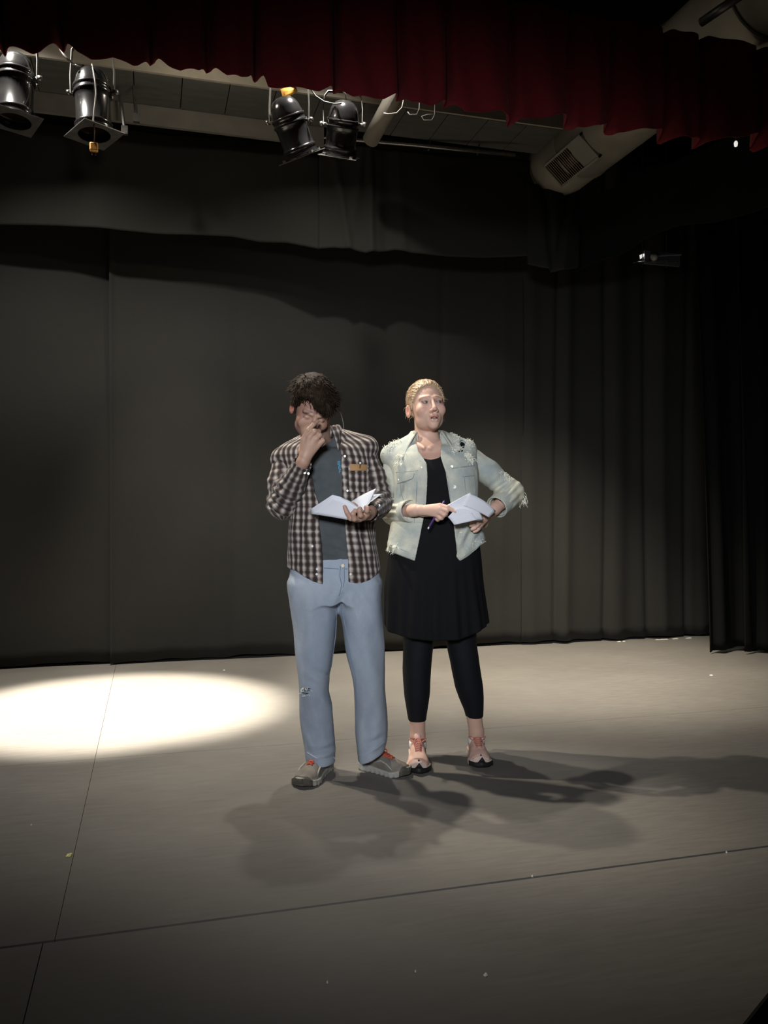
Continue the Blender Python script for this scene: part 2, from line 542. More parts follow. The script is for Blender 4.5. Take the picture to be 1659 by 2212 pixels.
rh = random.Random(3)
def ragged(seed, a=.006):
    r = random.Random(seed); ph = [r.uniform(0, 6) for _ in range(4)]
    return lambda s: a * (math.sin(s * 9 + ph[0]) * .5 + math.sin(s * 23 + ph[1]) * .5 + max(0, math.sin(s * 3.1 + ph[2])) ** 6 * 1.5) + a
yb0 = 6.40
xs1 = WY(237, 1430, yb0).x; xs2 = WY(1131, 1395, yb0).x; xs3 = WY(1530, 1373, yb0).x
drape('backdrop_curtain', (-3.6, yb0 + .03), (xs1 + .04, yb0 + .03), .012, 4.2, M['black_cloth'], 0, .006, .9,
      'flat dark grey backdrop panel left of the vertical seam, behind the pool of light', 1, ragged(1), 'backdrop panels on the back wall', flat=.6)
def prof_main(s, v):
    e = 0
    e -= .016 * math.exp(-(s / .02) ** 2)
    for c, w, a in ((.9, .05, .006), (1.9, .08, -.008), (2.55, .03, .008), (3.1, .04, -.006)):
        e += a * math.exp(-((s - c - .05 * v) / w) ** 2)
    return e
drape('backdrop_curtain', (xs1, yb0 - .012), (xs2 - .01, yb0 - .012), .01, 4.2, M['black_cloth'], 0, .005, 1.3,
      'wide flat dark grey backdrop panel behind the two people', 2, ragged(5, .008), 'backdrop panels on the back wall', flat=.5, prof=prof_main)
def prof_right(s, v):
    e = 0
    for c, w, a in ((.10, .05, -.012), (.33, .025, .035), (.42, .05, -.03), (.78, .03, .04), (.9, .08, -.03), (1.18, .03, .04), (1.33, .06, -.03), (1.62, .03, .04), (1.8, .06, -.03), (2.0, .03, .04), (2.2, .05, -.02)):
        e += a * math.exp(-((s - c + .03 * math.sin(3 * v + c * 4) * (1 - v)) / w) ** 2)
    return e - .004
drape('backdrop_curtain', (xs2 - .03, yb0 - .022), (xs3 + 1.4, yb0 - .022), .012, 4.2, M['black_cloth'], 0, .012, .55,
      'pleated dark backdrop panel right of the woman, its hem crumpled', 3, ragged(9, .008), 'backdrop panels on the back wall', prof=prof_right)

# two black legs at the right
lp = WF(1528, 1412)
def lean_leg(s, v): return -.215 * (v ** 1.15) * math.exp(-s * 1.1)
drape('leg_curtain', (lp.x, lp.y), (lp.x + .62, lp.y + .03), .01, 4.3, M['black_leg'], 0, .035, .3,
      'narrow black side curtain with a leaning edge and twisted foot, at the right', 11, ragged(2, .01), 'black side curtains at the right', nz=60, lean=lean_leg,
      prof=lambda s, v: -.05 * math.exp(-(s / .04) ** 2))
lp2 = WF(1592, 1408)
drape('leg_curtain', (lp2.x - .03, lp2.y - .10), (lp2.x + 2.4, lp2.y - .16), .01, 4.3, M['black_leg'], 0, .05, .36,
      'broad black velour side curtain filling the right edge of the stage', 14, ragged(3, .008), 'black side curtains at the right', nz=60,
      prof=lambda s, v: -.07 * math.exp(-((s - .08 + .12 * v) / .05) ** 2), lean=lambda s, v: -.16 * v ** 1.1)

# upper border (short black drape across the stage)
def border_pt(px, D0=6.15): # line through depth 6.15 at the centre
    X1 = (px - 829) / F; D = D0 / (1 - X1 * math.tan(math.radians(11))); return W(X1 * D, D)
def border_z(px, py):
    X1 = (px - 829) / F; D = 6.15 / (1 - X1 * math.tan(math.radians(11))); return H + (1095 - py) / F * D
hx = [-150, 0, 130, 220, 330, 420, 500, 560, 620, 688, 720, 760, 785, 820, 850, 880, 960, 1040, 1137]
hy = [488, 487, 489, 497, 505, 508, 512, 522, 525, 541, 538, 543, 550, 547, 543, 550, 557, 560, 557]
def hem_fn(xa_, xb_):
    pa = border_pt(xa_); pb = border_pt(xb_); Lg = (pb - pa).length
    S = []; Z = []
    for px in np.linspace(xa_, xb_, 60):
        S.append((border_pt(px) - pa).length); Z.append(border_z(px, np.interp(px, hx, hy)) - 3.1)
    return lambda s: float(np.interp(s, S, Z))
def prof_b1(s, v):
    return .012 * math.sin(s * 4.1 + v * 1.5) + .006 * math.sin(s * 9) - .01 * math.exp(-((s - 1.1) / .1) ** 2)
ztb = lambda xa_, xb_: (lambda s: 0)
drape('border_curtain', border_pt(-150), border_pt(688), 3.1, 3.80, M['border'], 0, .006, .7,
      'dusty black border drape above the left half of the stage, with a stitched hem', 21, hem_fn(-150, 688), 'black border drapes above the stage', prof=prof_b1)
def prof_b2(s, v):
    e = 0
    e += -.03 * math.exp(-((s - .10 - .12 * (1 - v)) / .025) ** 2) * min(1, 1.6 - v)
    e += -.03 * math.exp(-((s - .32 + .10 * (1 - v)) / .03) ** 2) * v
    e += -.035 * math.exp(-((s - .37 - .02 * (1 - v)) / .018) ** 2)
    e += .02 * math.exp(-((s - .5) / .05) ** 2)
    e += -.012 * math.exp(-((s - .63 + .05 * v) / .03) ** 2)
    return e
q0 = border_pt(687); q0.y -= .035; q1 = border_pt(1139); q1.y -= .035
drape('border_curtain', q0, q1, 3.1, 3.80, M['border'], 0, .005, .9,
      'creased black border drape in the centre, between lamp pair and duct', 22, hem_fn(687, 1139), 'black border drapes above the stage', prof=prof_b2)
# hem bands, stitched along the bottom of the borders
# pouch of cloth gathered under the duct end
gz = border_z(1190, 592) - 3.1
def pouch_hem(s):
    Lp = (border_pt(1242) - border_pt(1132)).length; u = s / Lp
    return border_z(1135, 576) - 3.1 - .055 * math.sin(PI * u)
def prof_p(s, v):
    Lp = (border_pt(1242) - border_pt(1132)).length; u = s / Lp
    e = -.10 * math.sin(PI * u) * (1 - v) ** .6
    e += .05 * math.exp(-((u - .30 - .28 * (1 - v) * .5) / .06) ** 2) + .05 * math.exp(-((u - .78 + .5 * (1 - v) * .6) / .07) ** 2)
    return e
p0_ = border_pt(1132); p1_ = border_pt(1242); p0_.y -= .05; p1_.y -= .05
drape('border_curtain', p0_, p1_, 3.1, 3.62, M['border'], 0, .004, .3,
      'sagging pouch of black cloth hanging lower right under the end of the duct', 23, pouch_hem, 'black border drapes above the stage', prof=prof_p)
# side border running toward the camera at the right
sb0 = border_pt(1244); sb1 = W(3.5, 3.0); sb0.y -= .06; sb1 = sb0 + (sb1 - sb0) * ((sb0.y - 3.82) / (sb0.y - sb1.y))
def side_hem(s):
    return -.04 + .06 * math.exp(-((s - .9) / .35) ** 2) + .02 * math.sin(s * 3)
drape('border_curtain', (sb0.x, sb0.y), (sb1.x, sb1.y), 3.02, 3.50, M['black_leg'], 0, .02, .8,
      'long black masking drape running from the duct to the upper right corner', 24, side_hem, 'black border drapes above the stage')

# red pleated teaser
yt = 3.60
xl_, xr_ = -1.9, 5.2
def teaser():
    bpx = [-260, -130, 5, 135, 330, 453, 555, 728, 866, 968, 1108, 1233, 1320, 1437, 1515, 1640, 1760, 1880, 2000]
    hem_px = [(-260, 95), (-100, 98), (0, 99), (15, 108), (75, 126), (90, 122), (130, 97), (145, 97), (170, 124), (200, 140), (245, 135), (290, 155), (300, 152), (330, 125), (365, 150), (390, 163), (430, 160), (452, 143), (475, 158), (490, 172), (520, 179), (536, 172), (545, 163), (571, 165), (580, 190), (600, 195), (690, 200), (712, 190), (728, 186), (742, 200), (760, 216), (800, 220), (828, 219), (866, 202), (884, 229), (905, 235), (930, 236), (968, 219), (988, 240), (1000, 251), (1075, 247), (1104, 262), (1112, 264), (1180, 262), (1222, 250), (1238, 278), (1290, 278), (1312, 266), (1326, 290), (1385, 286), (1428, 280), (1440, 303), (1500, 300), (1516, 310), (1600, 300), (1634, 292), (1643, 322), (1700, 312), (2000, 340)]
    bx = [WY(p, 200, yt).x for p in bpx]
    hx_ = [WY(p, 200, yt).x for p, _ in hem_px]; hz_ = [WY(p, q, yt).z for p, q in hem_px]
    nz = 26; rr = random.Random(5); amp = [rr.uniform(.6, 1.25) for _ in bx]; sk = [rr.uniform(-.03, .03) for _ in bx]
    xs = []
    for k in range(len(bx) - 1):
        n = max(10, int((bx[k + 1] - bx[k]) / .007)); xs += [(bx[k] + (bx[k + 1] - bx[k]) * i / n, k, i / n) for i in range(n)]
    V = []; Fc = []; nx = len(xs)
    for j in range(nz + 1):
        v = j / nz
        for (x, k, u) in xs:
            wdt = bx[k + 1] - bx[k]; e = min(u, 1 - u) * wdt
            fold = math.exp(-(e / .016) ** 2)
            y = -.030 * amp[k] * math.sin(PI * u) ** .7 * (1 - .55 * v) + .075 * fold * (1 - .35 * v)
            y += .012 * math.sin(2 * PI * (u * 1.7 + .5 * v) + k) * (1 - v * .5)
            z0 = float(np.interp(x, hx_, hz_)); zt = 3.535
            V.append((x + sk[k] * math.sin(PI * v) * math.sin(PI * u), yt + y, z0 + (zt - z0) * v))
    for j in range(nz):
        for i in range(nx - 1):
            a = j * nx + i; Fc.append((a, a + 1, a + nx + 1, a + nx))
    o = mesh('red_valance', V, Fc, M['red'], None, True, .005)
    return tag(o, 'dark red pleated velour valance with scalloped bottom across the top of the picture', 'valance')
teaser()

# ---- soffit, batten pipes, struts behind the teaser
M['cream'] = mat('cream_paint', (.34, .30, .235), .6, col2=(.27, .24, .19), scale=9)
M['panel'] = mat('dark_ceiling_panel', (.060, .060, .055), .8, col2=(.085, .083, .074), scale=5, stretch=(1, 4, 1))
M['greystrip'] = mat('grey_board', (.17, .155, .13), .75, col2=(.13, .12, .1), scale=7)
M['steel'] = mat('worn_steel', (.42, .41, .39), .35, .9, col2=(.3, .29, .27), scale=40, bump=.1)
M['darksteel'] = mat('dark_steel', (.10, .10, .095), .45, .7, col2=(.16, .15, .14), scale=30)
M['can'] = mat('black_enamel', (.012, .012, .013), .22, .1, coat=.5, col2=(.022, .021, .02), scale=14, bump=.05, bscale=60)
M['brownin'] = mat('lamp_interior', (.10, .05, .03), .4, .3)
M['brightmetal'] = mat('bright_metal', (.75, .73, .68), .25, .9)
M['duct'] = mat('painted_duct', (.30, .275, .225), .55, .1, col2=(.20, .18, .15), scale=4, stretch=(1, 1, 1), bump=.25, bscale=30, bdist=.004)
M['grille'] = mat('rusty_grille', (.20, .13, .08), .6, .3, col2=(.30, .25, .19), scale=60)
M['wood'] = mat('orange_plug', (.85, .42, .08), .5, col2=(.7, .33, .06), scale=30)
M['cable'] = mat('cable_rubber', (.03, .03, .03), .5)
M['cable_pale'] = mat('pale_cable', (.20, .185, .16), .5)

def cy_line(px, py, D): return WP(px, py, D)
# soffit beam: cream face, dark panelled underside, lower grey lip
ys0 = W(0, 5.5).y; ys1 = W(0, 5.93).y; ys2 = W(0, 6.0).y
zs = H + .483 * 5.5
b = MB(); b.box(((-3.6 + 3.4) / 2, ys0 - .01, zs + .07), (7.0, .02, .135))
sof = b.build('trim_1', M['cream']); tag(sof, kind='structure')
b = MB(); b.box((-.1, ys0 + .03, zs + .17), (7.0, .10, .07)); b.build('ledge', M['greystrip'], sof)
nb_ = 24; wx = 7.0 / nb_
for k in range(nb_):
    b = MB(); b.box((-3.6 + wx * (k + .5), (ys0 + ys1) / 2, zs + .008), (wx - .006, ys1 - ys0 - .004, .016)); b.build('ceiling_panel', M['panel'], sof)
b = MB(); b.box((-.1, (ys0 + ys1) / 2, zs + .03), (7.0, ys1 - ys0, .02)); b.build('backing', M['black'], sof)
gx_ = WY(700, 290, ys1).x; b = MB(); b.box(((gx_ - 3.5) / 2, ys1 + .02, zs - .055), (gx_ + 3.5, .03, .14)); b.build('grey_board', M['greystrip'], sof)

# pipe carrying the border
def pipe_obj(name, pts, r, m, label, cat, group=None, n=10):
    b = MB(); b.tube(pts, r, n); return tag(b.build(name, m, None, True), label, cat, group)
pb = [WP(-120, 222, 5.72), WP(70, 233, 5.76), WP(330, 258, 5.82), WP(600, 290, 5.90), WP(900, 316, 6.0), WP(1112, 337, 6.05)]
bp = empty('batten_pipe', W(0, 5.9, 0) + Vector((0, 0, 3.8)), 0, 'thin grey pipe running above the black border drapes', 'pipe')
def local(pts, o): return [Vector(p) - o.location for p in pts]
b = MB(); b.tube(local(pb, bp), .013, 10); b.build('pipe', M['steel'], bp, True)
for px in (128, 455, 565, 690, 925, 1030, 235):
    D = 5.72 + (px + 120) / 1300 * .38; py = 222 + (px + 120) * .094
    c = WP(px, py, D)
    ring = [c + Vector((.0, math.cos(a) * .022, math.sin(a) * .022)) for a in np.linspace(0, 2 * PI, 9)]
    b = MB(); b.tube(local(ring + [c + Vector((.01, -.02, .05))], bp), .005, 6); b.build('tie_hook', M['cable'], bp)
for (xa1, ya1, xb1, yb1, lab) in ((250, 118, 270, 284, 'left of two slim steel struts beside the hanging lamps'), (285, 125, 296, 258, 'right of two slim steel struts beside the hanging lamps')):
    t = WP(xa1, ya1, 5.25); u = WP(xb1, yb1, 5.25)
    ro = empty('steel_strut', t, 0, lab, 'strut', 'steel struts by the lamps')
    b = MB(); d = u - t
    for s in (-1, 1):
        pass
    b.tube([Vector((0, 0, .25)), Vector((0, 0, 0)), d * .5, d], .011, 6); b.build('bar', M['darksteel'], ro)
    b = MB(); b.box(d, (.04, .03, .05)); b.build('bracket', M['darksteel'], ro)
pipe_obj('vent_pipe', [WP(868, 180, 5.15), WP(800, 305, 5.6)], .055, M['duct'], 'short grey pipe slanting down behind the rightmost lamp', 'pipe', n=20)
# small pale clip hanging from the soffit, gives no light
pipe_obj('soffit_clip', [WP(384, 178, 5.45), WP(385, 190, 5.45), WP(384, 201, 5.45)], [.005, .012, .004], M['brightmetal'], 'tiny pale clip hanging from the dark soffit panels', 'clip')

# ---- big round duct
dd = (W(-ST, CT) ).normalized()
dfar = W(.2074 * 6.45, 6.45, H + .408 * 6.45)
du = empty('air_duct', dfar, 0, 'large round grey painted air duct running to the upper right', 'duct')
Rr = .235; prof = []
b = MB(); n = 40; Lz = 5.6
def ring_at(y, r): return [Vector((r * math.cos(2 * PI * k / n), -y, r * math.sin(2 * PI * k / n))) for k in range(n)]
def duct_piece(ys_rs, name, m=M['duct']):
    V = []; Fc = []
    for (y, r) in ys_rs: V += ring_at(y, r)
    for i in range(len(ys_rs) - 1):
        for k in range(n):
            a = i * n + k; c = i * n + (k + 1) % n; Fc.append((a, c, c + n, a + n))
    Fc.append(tuple(range(n)))
    return mesh(name, V, Fc, m, du, True, .004, recalc=True)
duct_piece([(-.0, Rr - .004), (0.02, Rr), (.42, Rr)], 'duct_section')
duct_piece([(.425, Rr + .004), (1.62, Rr + .004)], 'duct_section')
duct_piece([(1.625, Rr), (3.4, Rr)], 'duct_section')
duct_piece([(3.405, Rr + .004), (5.2, Rr + .004)], 'duct_section')
for y in (.03, .42, 1.62, 2.3, 3.4):
    b = MB(); V = []; Fc = []
    for (yy, r) in ((y - .008, Rr + .002), (y - .005, Rr + .011), (y + .005, Rr + .011), (y + .008, Rr + .002)): V += ring_at(yy, r)
    for i in range(3):
        for k in range(n): a = i * n + k; c = i * n + (k + 1) % n; Fc.append((a, c, c + n, a + n))
    mesh('seam_band', V, Fc, M['duct'] if y < 2 else M['darksteel'], du, True, recalc=True)
# grille on the duct, facing down-left to the camera
ga = math.radians(228)     # angle around duct axis
gn = Vector((math.cos(ga), 0, math.sin(ga))); gt = Vector((-math.sin(ga), 0, math.cos(ga)))
def gp(u, y, h): return gn * (Rr + h) + gt * u + Vector((0, -y, 0))
fr = MB()
for (u0, u1, y0, y1) in ((-.105, -.09, .26, .80), (.09, .105, .26, .80), (-.105, .105, .26, .275), (-.105, .105, .785, .80)):
    fr.hexa([gp(u0, y0, -.05), gp(u1, y0, -.05), gp(u1, y1, -.05), gp(u0, y1, -.05)], [gp(u0, y0, .014), gp(u1, y0, .014), gp(u1, y1, .014), gp(u0, y1, .014)])
fr.hexa([gp(-.09, .60, -.04), gp(.09, .60, -.04), gp(.09, .785, -.04), gp(-.09, .785, -.04)], [gp(-.09, .60, .006), gp(.09, .60, .006), gp(.09, .785, .008), gp(-.09, .785, .008)])
gr_ = fr.build('vent_grille', mat('vent_frame', (.24, .225, .19), .5, .1, bump=.1), du)
b = MB(); b.hexa([gp(-.09, .275, -.05), gp(.09, .275, -.05), gp(.09, .60, -.05), gp(-.09, .60, -.05)], [gp(-.09, .275, .002), gp(.09, .275, .002), gp(.09, .60, .002), gp(-.09, .60, .002)])
b.build('grille_recess', M['black'], gr_)
for k in range(13):
    y = .285 + k * .0242
    b = MB(); b.hexa([gp(-.09, y, .0), gp(.09, y, .0), gp(.09, y + .009, .0), gp(-.09, y + .009, .0)], [gp(-.09, y + .006, .012), gp(.09, y + .006, .012), gp(.09, y + .014, .012), gp(-.09, y + .014, .012)])
    b.build('louver', M['grille'], gr_)
# slim pipe along the duct, upper right
ppt = [dfar + Vector((-.30, -2.2, .10)), dfar + Vector((-.30, -5.2, .10))]
pipe_obj('conduit_pipe', [WP(1512, 52, 4.1), WP(1600, -8, 3.9)], .022, M['darksteel'], 'dark conduit crossing in front of the duct at the upper right', 'pipe', n=12)

# ---- fixture glimpsed behind the side border, upper right
fx = empty('strip_light', WP(1420, 557, 6.95), TH * 0, 'small pale strip fixture glimpsed above the dark backdrop beside the side curtain', 'light fixture')
M['rig_blue'] = mat('pale_blue_metal', (.26, .28, .36), .35, .5)
def fxp(px, py, D=6.95): return WP(px, py, D) - fx.location
b = MB(); b.tube([fxp(1366, 568), fxp(1392, 566), fxp(1462, 567)], .006, 6); b.build('rail', M['brightmetal'], fx)
b = MB(); b.tube([fxp(1405, 554), fxp(1470, 551)], .008, 6); b.build('rail', M['rig_blue'], fx)
b = MB(); b.box(fxp(1428, 560, 7.0), (.34, .02, .11)); b.build('back_panel', M['rig_blue'], fx)
M['glow'] = mat('tube_glow', (1, 1, 1), .4); _g = M['glow'].node_tree.nodes['Principled BSDF']; _g.inputs['Emission Color'].default_value = (1, .97, .92, 1); _g.inputs['Emission Strength'].default_value = .75
b = MB(); b.hexa([fxp(1380, 553), fxp(1396, 547), fxp(1388, 556), fxp(1381, 561)], [fxp(1380, 552, 6.97), fxp(1396, 546, 6.97), fxp(1388, 555, 6.97), fxp(1381, 560, 6.97)]); b.build('lamp_tube', M['glow'], fx)
b = MB(); b.lathe([(0, 0), (.03, .0), (.034, .02), (.02, .05), (0, .055)], 14, Matrix.Translation(fxp(1409, 557)) @ Matrix.Rotation(PI / 2, 4, 'X')); b.build('reflector', mat('lens', (.3, .3, .3), .4), fx, True)
for px in (1386, 1438):
    b = MB(); b.tube([fxp(px, 567), fxp(px, 580)], .004, 6); b.tube([fxp(px, 567), fxp(px, 567) + Vector((0, 0, 5.0 - fx.location.z - fxp(px, 567).z))], .003, 6); b.build('hanger', M['steel'], fx)
lt = empty('pilot_lamp', WP(1587, 313, 4.3), 0, 'tiny white lamp glowing under the valance at the far right', 'lamp')
b = MB(); b.lathe([(0, -.016), (.008, -.012), (.010, .004), (.006, .014), (0, .016)], 12); b.build('bulb', M['glow'], lt, True)
b = MB(); b.tube([Vector((0, 0, .012)), Vector((0, .01, .20))], .003, 6); b.build('cord', M['cable'], lt)

# ---- four lamps on the lighting bar
lbar = [W(-2.75, 4.6 + (-2.75 + 1.6) * .281, 3.80), W(1.1, 4.6 + 2.7 * .281, 3.80)]
lb = pipe_obj('lighting_bar', lbar, .024, M['darksteel'], 'horizontal pipe behind the red valance from which the black lamps hang', 'pipe', n=12)

def par_can(top, bottom, yaw, label, plug=False, gel=M['darksteel'], glow=False, fr_rot=0.0, yoke_rot=0):
    """a PAR can whose axis runs from the cap (top) to the mouth (bottom)"""
    top = Vector(top); bottom = Vector(bottom); ax = (bottom - top); Ln = ax.length
    o = empty('stage_lamp', top, 0, label, 'lamp', 'black stage lamps')
    z = ax.normalized(); x = Vector((math.cos(yaw), math.sin(yaw), 0)); x = (x - z * x.dot(z)).normalized(); y = z.cross(x)
    Mx = Matrix((x, y, z)).transposed().to_4x4()
    R = .098
    # domed cap, ribbed body, flared mouth
    b = MB(); pr = [(0.0, 0), (.03, .003), (.055, .014), (.074, .033), (.086, .058), (.091, .085), (.095, .10), (.095, .108)]
    b.lathe(pr, 32, Mx); hs = b.build('back_cap', M['can'], o, True)
    b = MB(); pr = [(.097, .108), (.101, .110), (.101, .122), (.097, .125), (.097, .142), (.101, .145), (.101, .157), (.095, .160), (.092, .19), (.092, Ln - .055), (.097, Ln - .05), (.101, Ln - .045), (.101, Ln - .035), (.096, Ln - .03), (.104, Ln - .008), (.106, Ln)]
    b.lathe(pr, 32, Mx); body = b.build('housing', M['can'], o, True, solid=.003)
    b = MB(); b.lathe([(.0, .15), (.06, .17), (.088, Ln - .06), (.088, Ln - .05)], 28, Mx); b.build('reflector', M['brownin'], o, True)
    # gel frame: a square plate with a round hole
    n = 32; s = .118; V = []; Fc = []
    Mf = Mx @ Matrix.Rotation(fr_rot, 4, 'Z')
    for zz in (Ln + .004, Ln + .009):
        for rad in (0, 1):
            for k in range(n):
                g = 2 * PI * k / n + PI / 4
                if rad == 0: p = (.086 * math.cos(g), .086 * math.sin(g))
                else:
                    c, si = math.cos(g), math.sin(g); q = s / max(abs(c), abs(si)); p = (q * c, q * si)
                V.append(Mf @ Vector((p[0], p[1], zz)))
    for k in range(n):
        k2 = (k + 1) % n
        Fc += [(k, n + k, n + k2, k2), (2 * n + k, 2 * n + k2, 3 * n + k2, 3 * n + k), (n + k, 3 * n + k, 3 * n + k2, n + k2), (k, k2, 2 * n + k2, 2 * n + k)]
    mesh('gel_frame', V, Fc, gel, o, False, recalc=True)
    for a in (45, 135, 225, 315):
        g = math.radians(a); b = MB(); c = Mf @ Vector((.12 * math.cos(g) * 1.0, .12 * math.sin(g), Ln - .002))
        b.box(Vector((0, 0, 0)), (.02, .03, .016), Matrix.Translation(c) @ Mf.to_3x3().to_4x4()); b.build('gel_clip', gel, o)
    # yoke
    zp = .135; up = Vector((0, 0, 1)); piv = Mx @ Vector((0, 0, zp))
    side = (x * math.cos(yoke_rot) + y * math.sin(yoke_rot)); side.z = 0; side.normalize()
    bz = lbar[0].z - .03 - top.z
    topc = Vector((piv.x * .4, piv.y * .4, bz))
    yk = MB()
    pts = [piv + side * .118 + up * -.01, piv + side * .120 + up * .09, Vector((piv.x, piv.y, 0)) + side * .112 + up * (bz - .09), Vector((piv.x, piv.y, 0)) + side * .09 + up * (bz - .06), Vector((piv.x, piv.y, 0)) - side * .09 + up * (bz - .06), Vector((piv.x, piv.y, 0)) - side * .112 + up * (bz - .09), piv - side * .120 + up * .09, piv - side * .118 + up * -.01]
    for i in range(len(pts) - 1):
        a, c = pts[i], pts[i + 1]; d = (c - a); L_ = d.length; d.normalize(); w = side.cross(up)
        n2 = d.cross(w).normalized()
        yk.hexa([a - w * .013 - n2 * .002, a + w * .013 - n2 * .002, a + w * .013 + n2 * .002, a - w * .013 + n2 * .002], [c - w * .013 - n2 * .002, c + w * .013 - n2 * .002, c + w * .013 + n2 * .002, c - w * .013 + n2 * .002])
    yk.build('yoke', M['darksteel'], o)
    for s_ in (-1, 1):
        b = MB(); b.tube([piv + side * s_ * .098, piv + side * s_ * .135], [.008, .008], 10); b.tube([piv + side * s_ * .124, piv + side * s_ * .142], [.016, .013], 12); b.build('yoke_knob', M['steel'], o, True)
    ct = Vector((piv.x, piv.y, bz - .06))
    b = MB(); b.tube([ct, ct + up * .04], .008, 8); b.box(ct + up * .055, (.03, .05, .05)); b.build('clamp', M['steel'], o)
    # screws on the band
    for a in (200, 250, 290, 340):
        g = math.radians(a); c = Mx @ Vector((.102 * math.cos(g), .102 * math.sin(g), .15)); b = MB(); b.tube([c, c + (Mx @ Vector((.006 * math.cos(g), .006 * math.sin(g), 0)))], .005, 8); b.build('screw', M['brightmetal'], o)
    return o, Mx

def bar_D(px):   # depth of the lighting bar at a pixel column
    X1 = (px - 829) / F; return (4.6 + 1.6 * .281) / (1 - .281 * X1)
D1 = bar_D(35); D2 = bar_D(203); D3 = bar_D(625); D4 = bar_D(742)
YAW = 0
par_can(WP(37, 121, D1), WP(33, 262, D1 - .03), -TH, 'black stage lamp cut by the left edge of the picture', fr_rot=.9)
c2, _ = par_can(WP(199, 152, D2), WP(205, 291, D2 - .03), -TH, 'black stage lamp with an orange plug dangling in front of it', fr_rot=.75)
t3 = WP(606, 212, D3 - .05); b3 = WP(652, 338, D3 + .08)
par_can(t3, b3, -TH, 'black stage lamp tilted to the right, left of the close pair', gel=M['steel'], fr_rot=.2)  # paler steel gel frame, lamplight put into its metal
par_can(WP(746, 218, D4 + .06), WP(733, 338, D4 + .20), -TH, 'black stage lamp hanging nearly upright, rightmost of all the lamps', gel=M['brightmetal'], fr_rot=.1)  # bright metal gel frame stands in for the glow of the lamp
# plug and its cable hanging in front of the second lamp
pl = empty('hanging_plug', WP(204, 320, D2 - .13), 0, 'orange electrical plug hanging on a pale cable before the second lamp', 'plug')
def plp(px, py, dd_=0): return WP(px, py, D2 - .13 + dd_) - pl.location
b = MB(); b.box((0, 0, 0), (.043, .034, .046)); b.build('plug_body', M['wood'], pl, bevel=.007)
for s_ in (-.009, .009):
    b = MB(); b.box((s_, 0, -.032), (.005, .007, .022)); b.build('pin', M['brightmetal'], pl)
b = MB(); b.tube([plp(204, 311), plp(205, 285), plp(203, 260), plp(206, 230), plp(209, 205), plp(207, 180), plp(204, 160), plp(200, 142, .1)], .0042, 6); b.build('cord', M['cable_pale'], pl, True)
# safety cables and loose leads behind the valance
def cord(pts, r, m, label, name='safety_cable'):
    return pipe_obj(name, [WP(*p) for p in pts], r, m, label, 'cable', 'loose cables behind the valance', 6)
cord([(132, 108, 4.5), (140, 122, 4.5), (159, 141, 4.5), (174, 147, 4.55)], .007, M['brightmetal'], 'bright metal arm slanting above the second lamp', 'bracket_arm')
cord([(664, 168, 5.0), (668, 190, 5.0), (682, 210, 5.0), (700, 222, 5.0), (722, 227, 5.0), (737, 226, 4.95)], .005, M['cable'], 'thin black cable looping between the pair of lamps')
cord([(724, 172, 4.99), (737, 192, 5.0), (745, 206, 5.02), (747, 219, 5.05)], .005, M['cable_pale'], 'thin cable running up from the rightmost lamp')
cord([(866, 171, 5.1), (867, 197, 5.0), (872, 215, 5.0), (868, 235, 5.0), (856, 247, 5.0), (838, 249, 5.0), (828, 247, 5.0)], .0045, M['cable_pale'], 'pale cable loop hanging just right of the lamps')
cord([(908, 171, 5.13), (905, 238, 5.1), (899, 250, 5.1), (884, 250, 5.1), (880, 244, 5.1)], .0035, M['cable_pale'], 'small pale hook of cable under the valance')
cord([(940, 172, 5.15), (938, 251, 5.1), (932, 262, 5.1), (915, 262, 5.1), (910, 254, 5.1), (922, 250, 5.1), (938, 250, 5.1)], .003, M['cable_pale'], 'small closed loop of thin cable under the valance')
pipe_obj('connector', [WP(640, 193, 4.93), WP(613, 205, 4.93), WP(618, 213, 4.93)], [.02, .03, .02], M['wood'], 'orange brown connector on top of the tilted lamp', 'connector', n=10)

# ---- litter on the floor
M['scrap'] = mat('paper_scrap', (.8, .78, .7), .7); M['yel'] = mat('yellow_tape', (.85, .82, .35), .6)
def scrap(px, py, w, h_, m, label, rz=0):
    c = WF(px, py); b = MB(); b.box((0, 0, .002), (w, h_, .003)); b.box((w * .2, h_ * .1, .0045), (w * .5, h_ * .6, .003))
    o = b.build('paper_scrap', m, None); o.location = (c.x, c.y, .0002); o.rotation_euler = (0, 0, rz)
    return tag(o, label, 'scrap', 'scraps on the floor')
scrap(147, 1851, .016, .022, M['yel'], 'yellow scrap of tape on the floor at the left', -.2)
scrap(1049, 2112, .009, .007, M['scrap'], 'white crumb on the floor near the bottom, right of centre', .4)
scrap(1537, 1460, .016, .024, M['scrap'], 'white scrap on the floor near the right side curtain', .1)
scrap(897, 2104, .003, .004, M['scrap'], 'smallest white speck on the floor near the bottom centre')
scrap(706, 2128, .003, .005, M['scrap'], 'tiny white speck on the floor below and left of centre')
scrap(1571, 1845, .003, .007, M['scrap'], 'white speck beside the floor joint at the right edge', .1)
scrap(1150, 1897, .004, .005, M['scrap'], 'white speck on the floor joint right of centre', .1)
scrap(65, 1786, .005, .005, M['scrap'], 'tiny pale speck on the floor at the far left', .1)
scrap(483, 1449, .012, .012, M['scrap'], 'pale crumb behind the bright pool near the backdrop', .1)
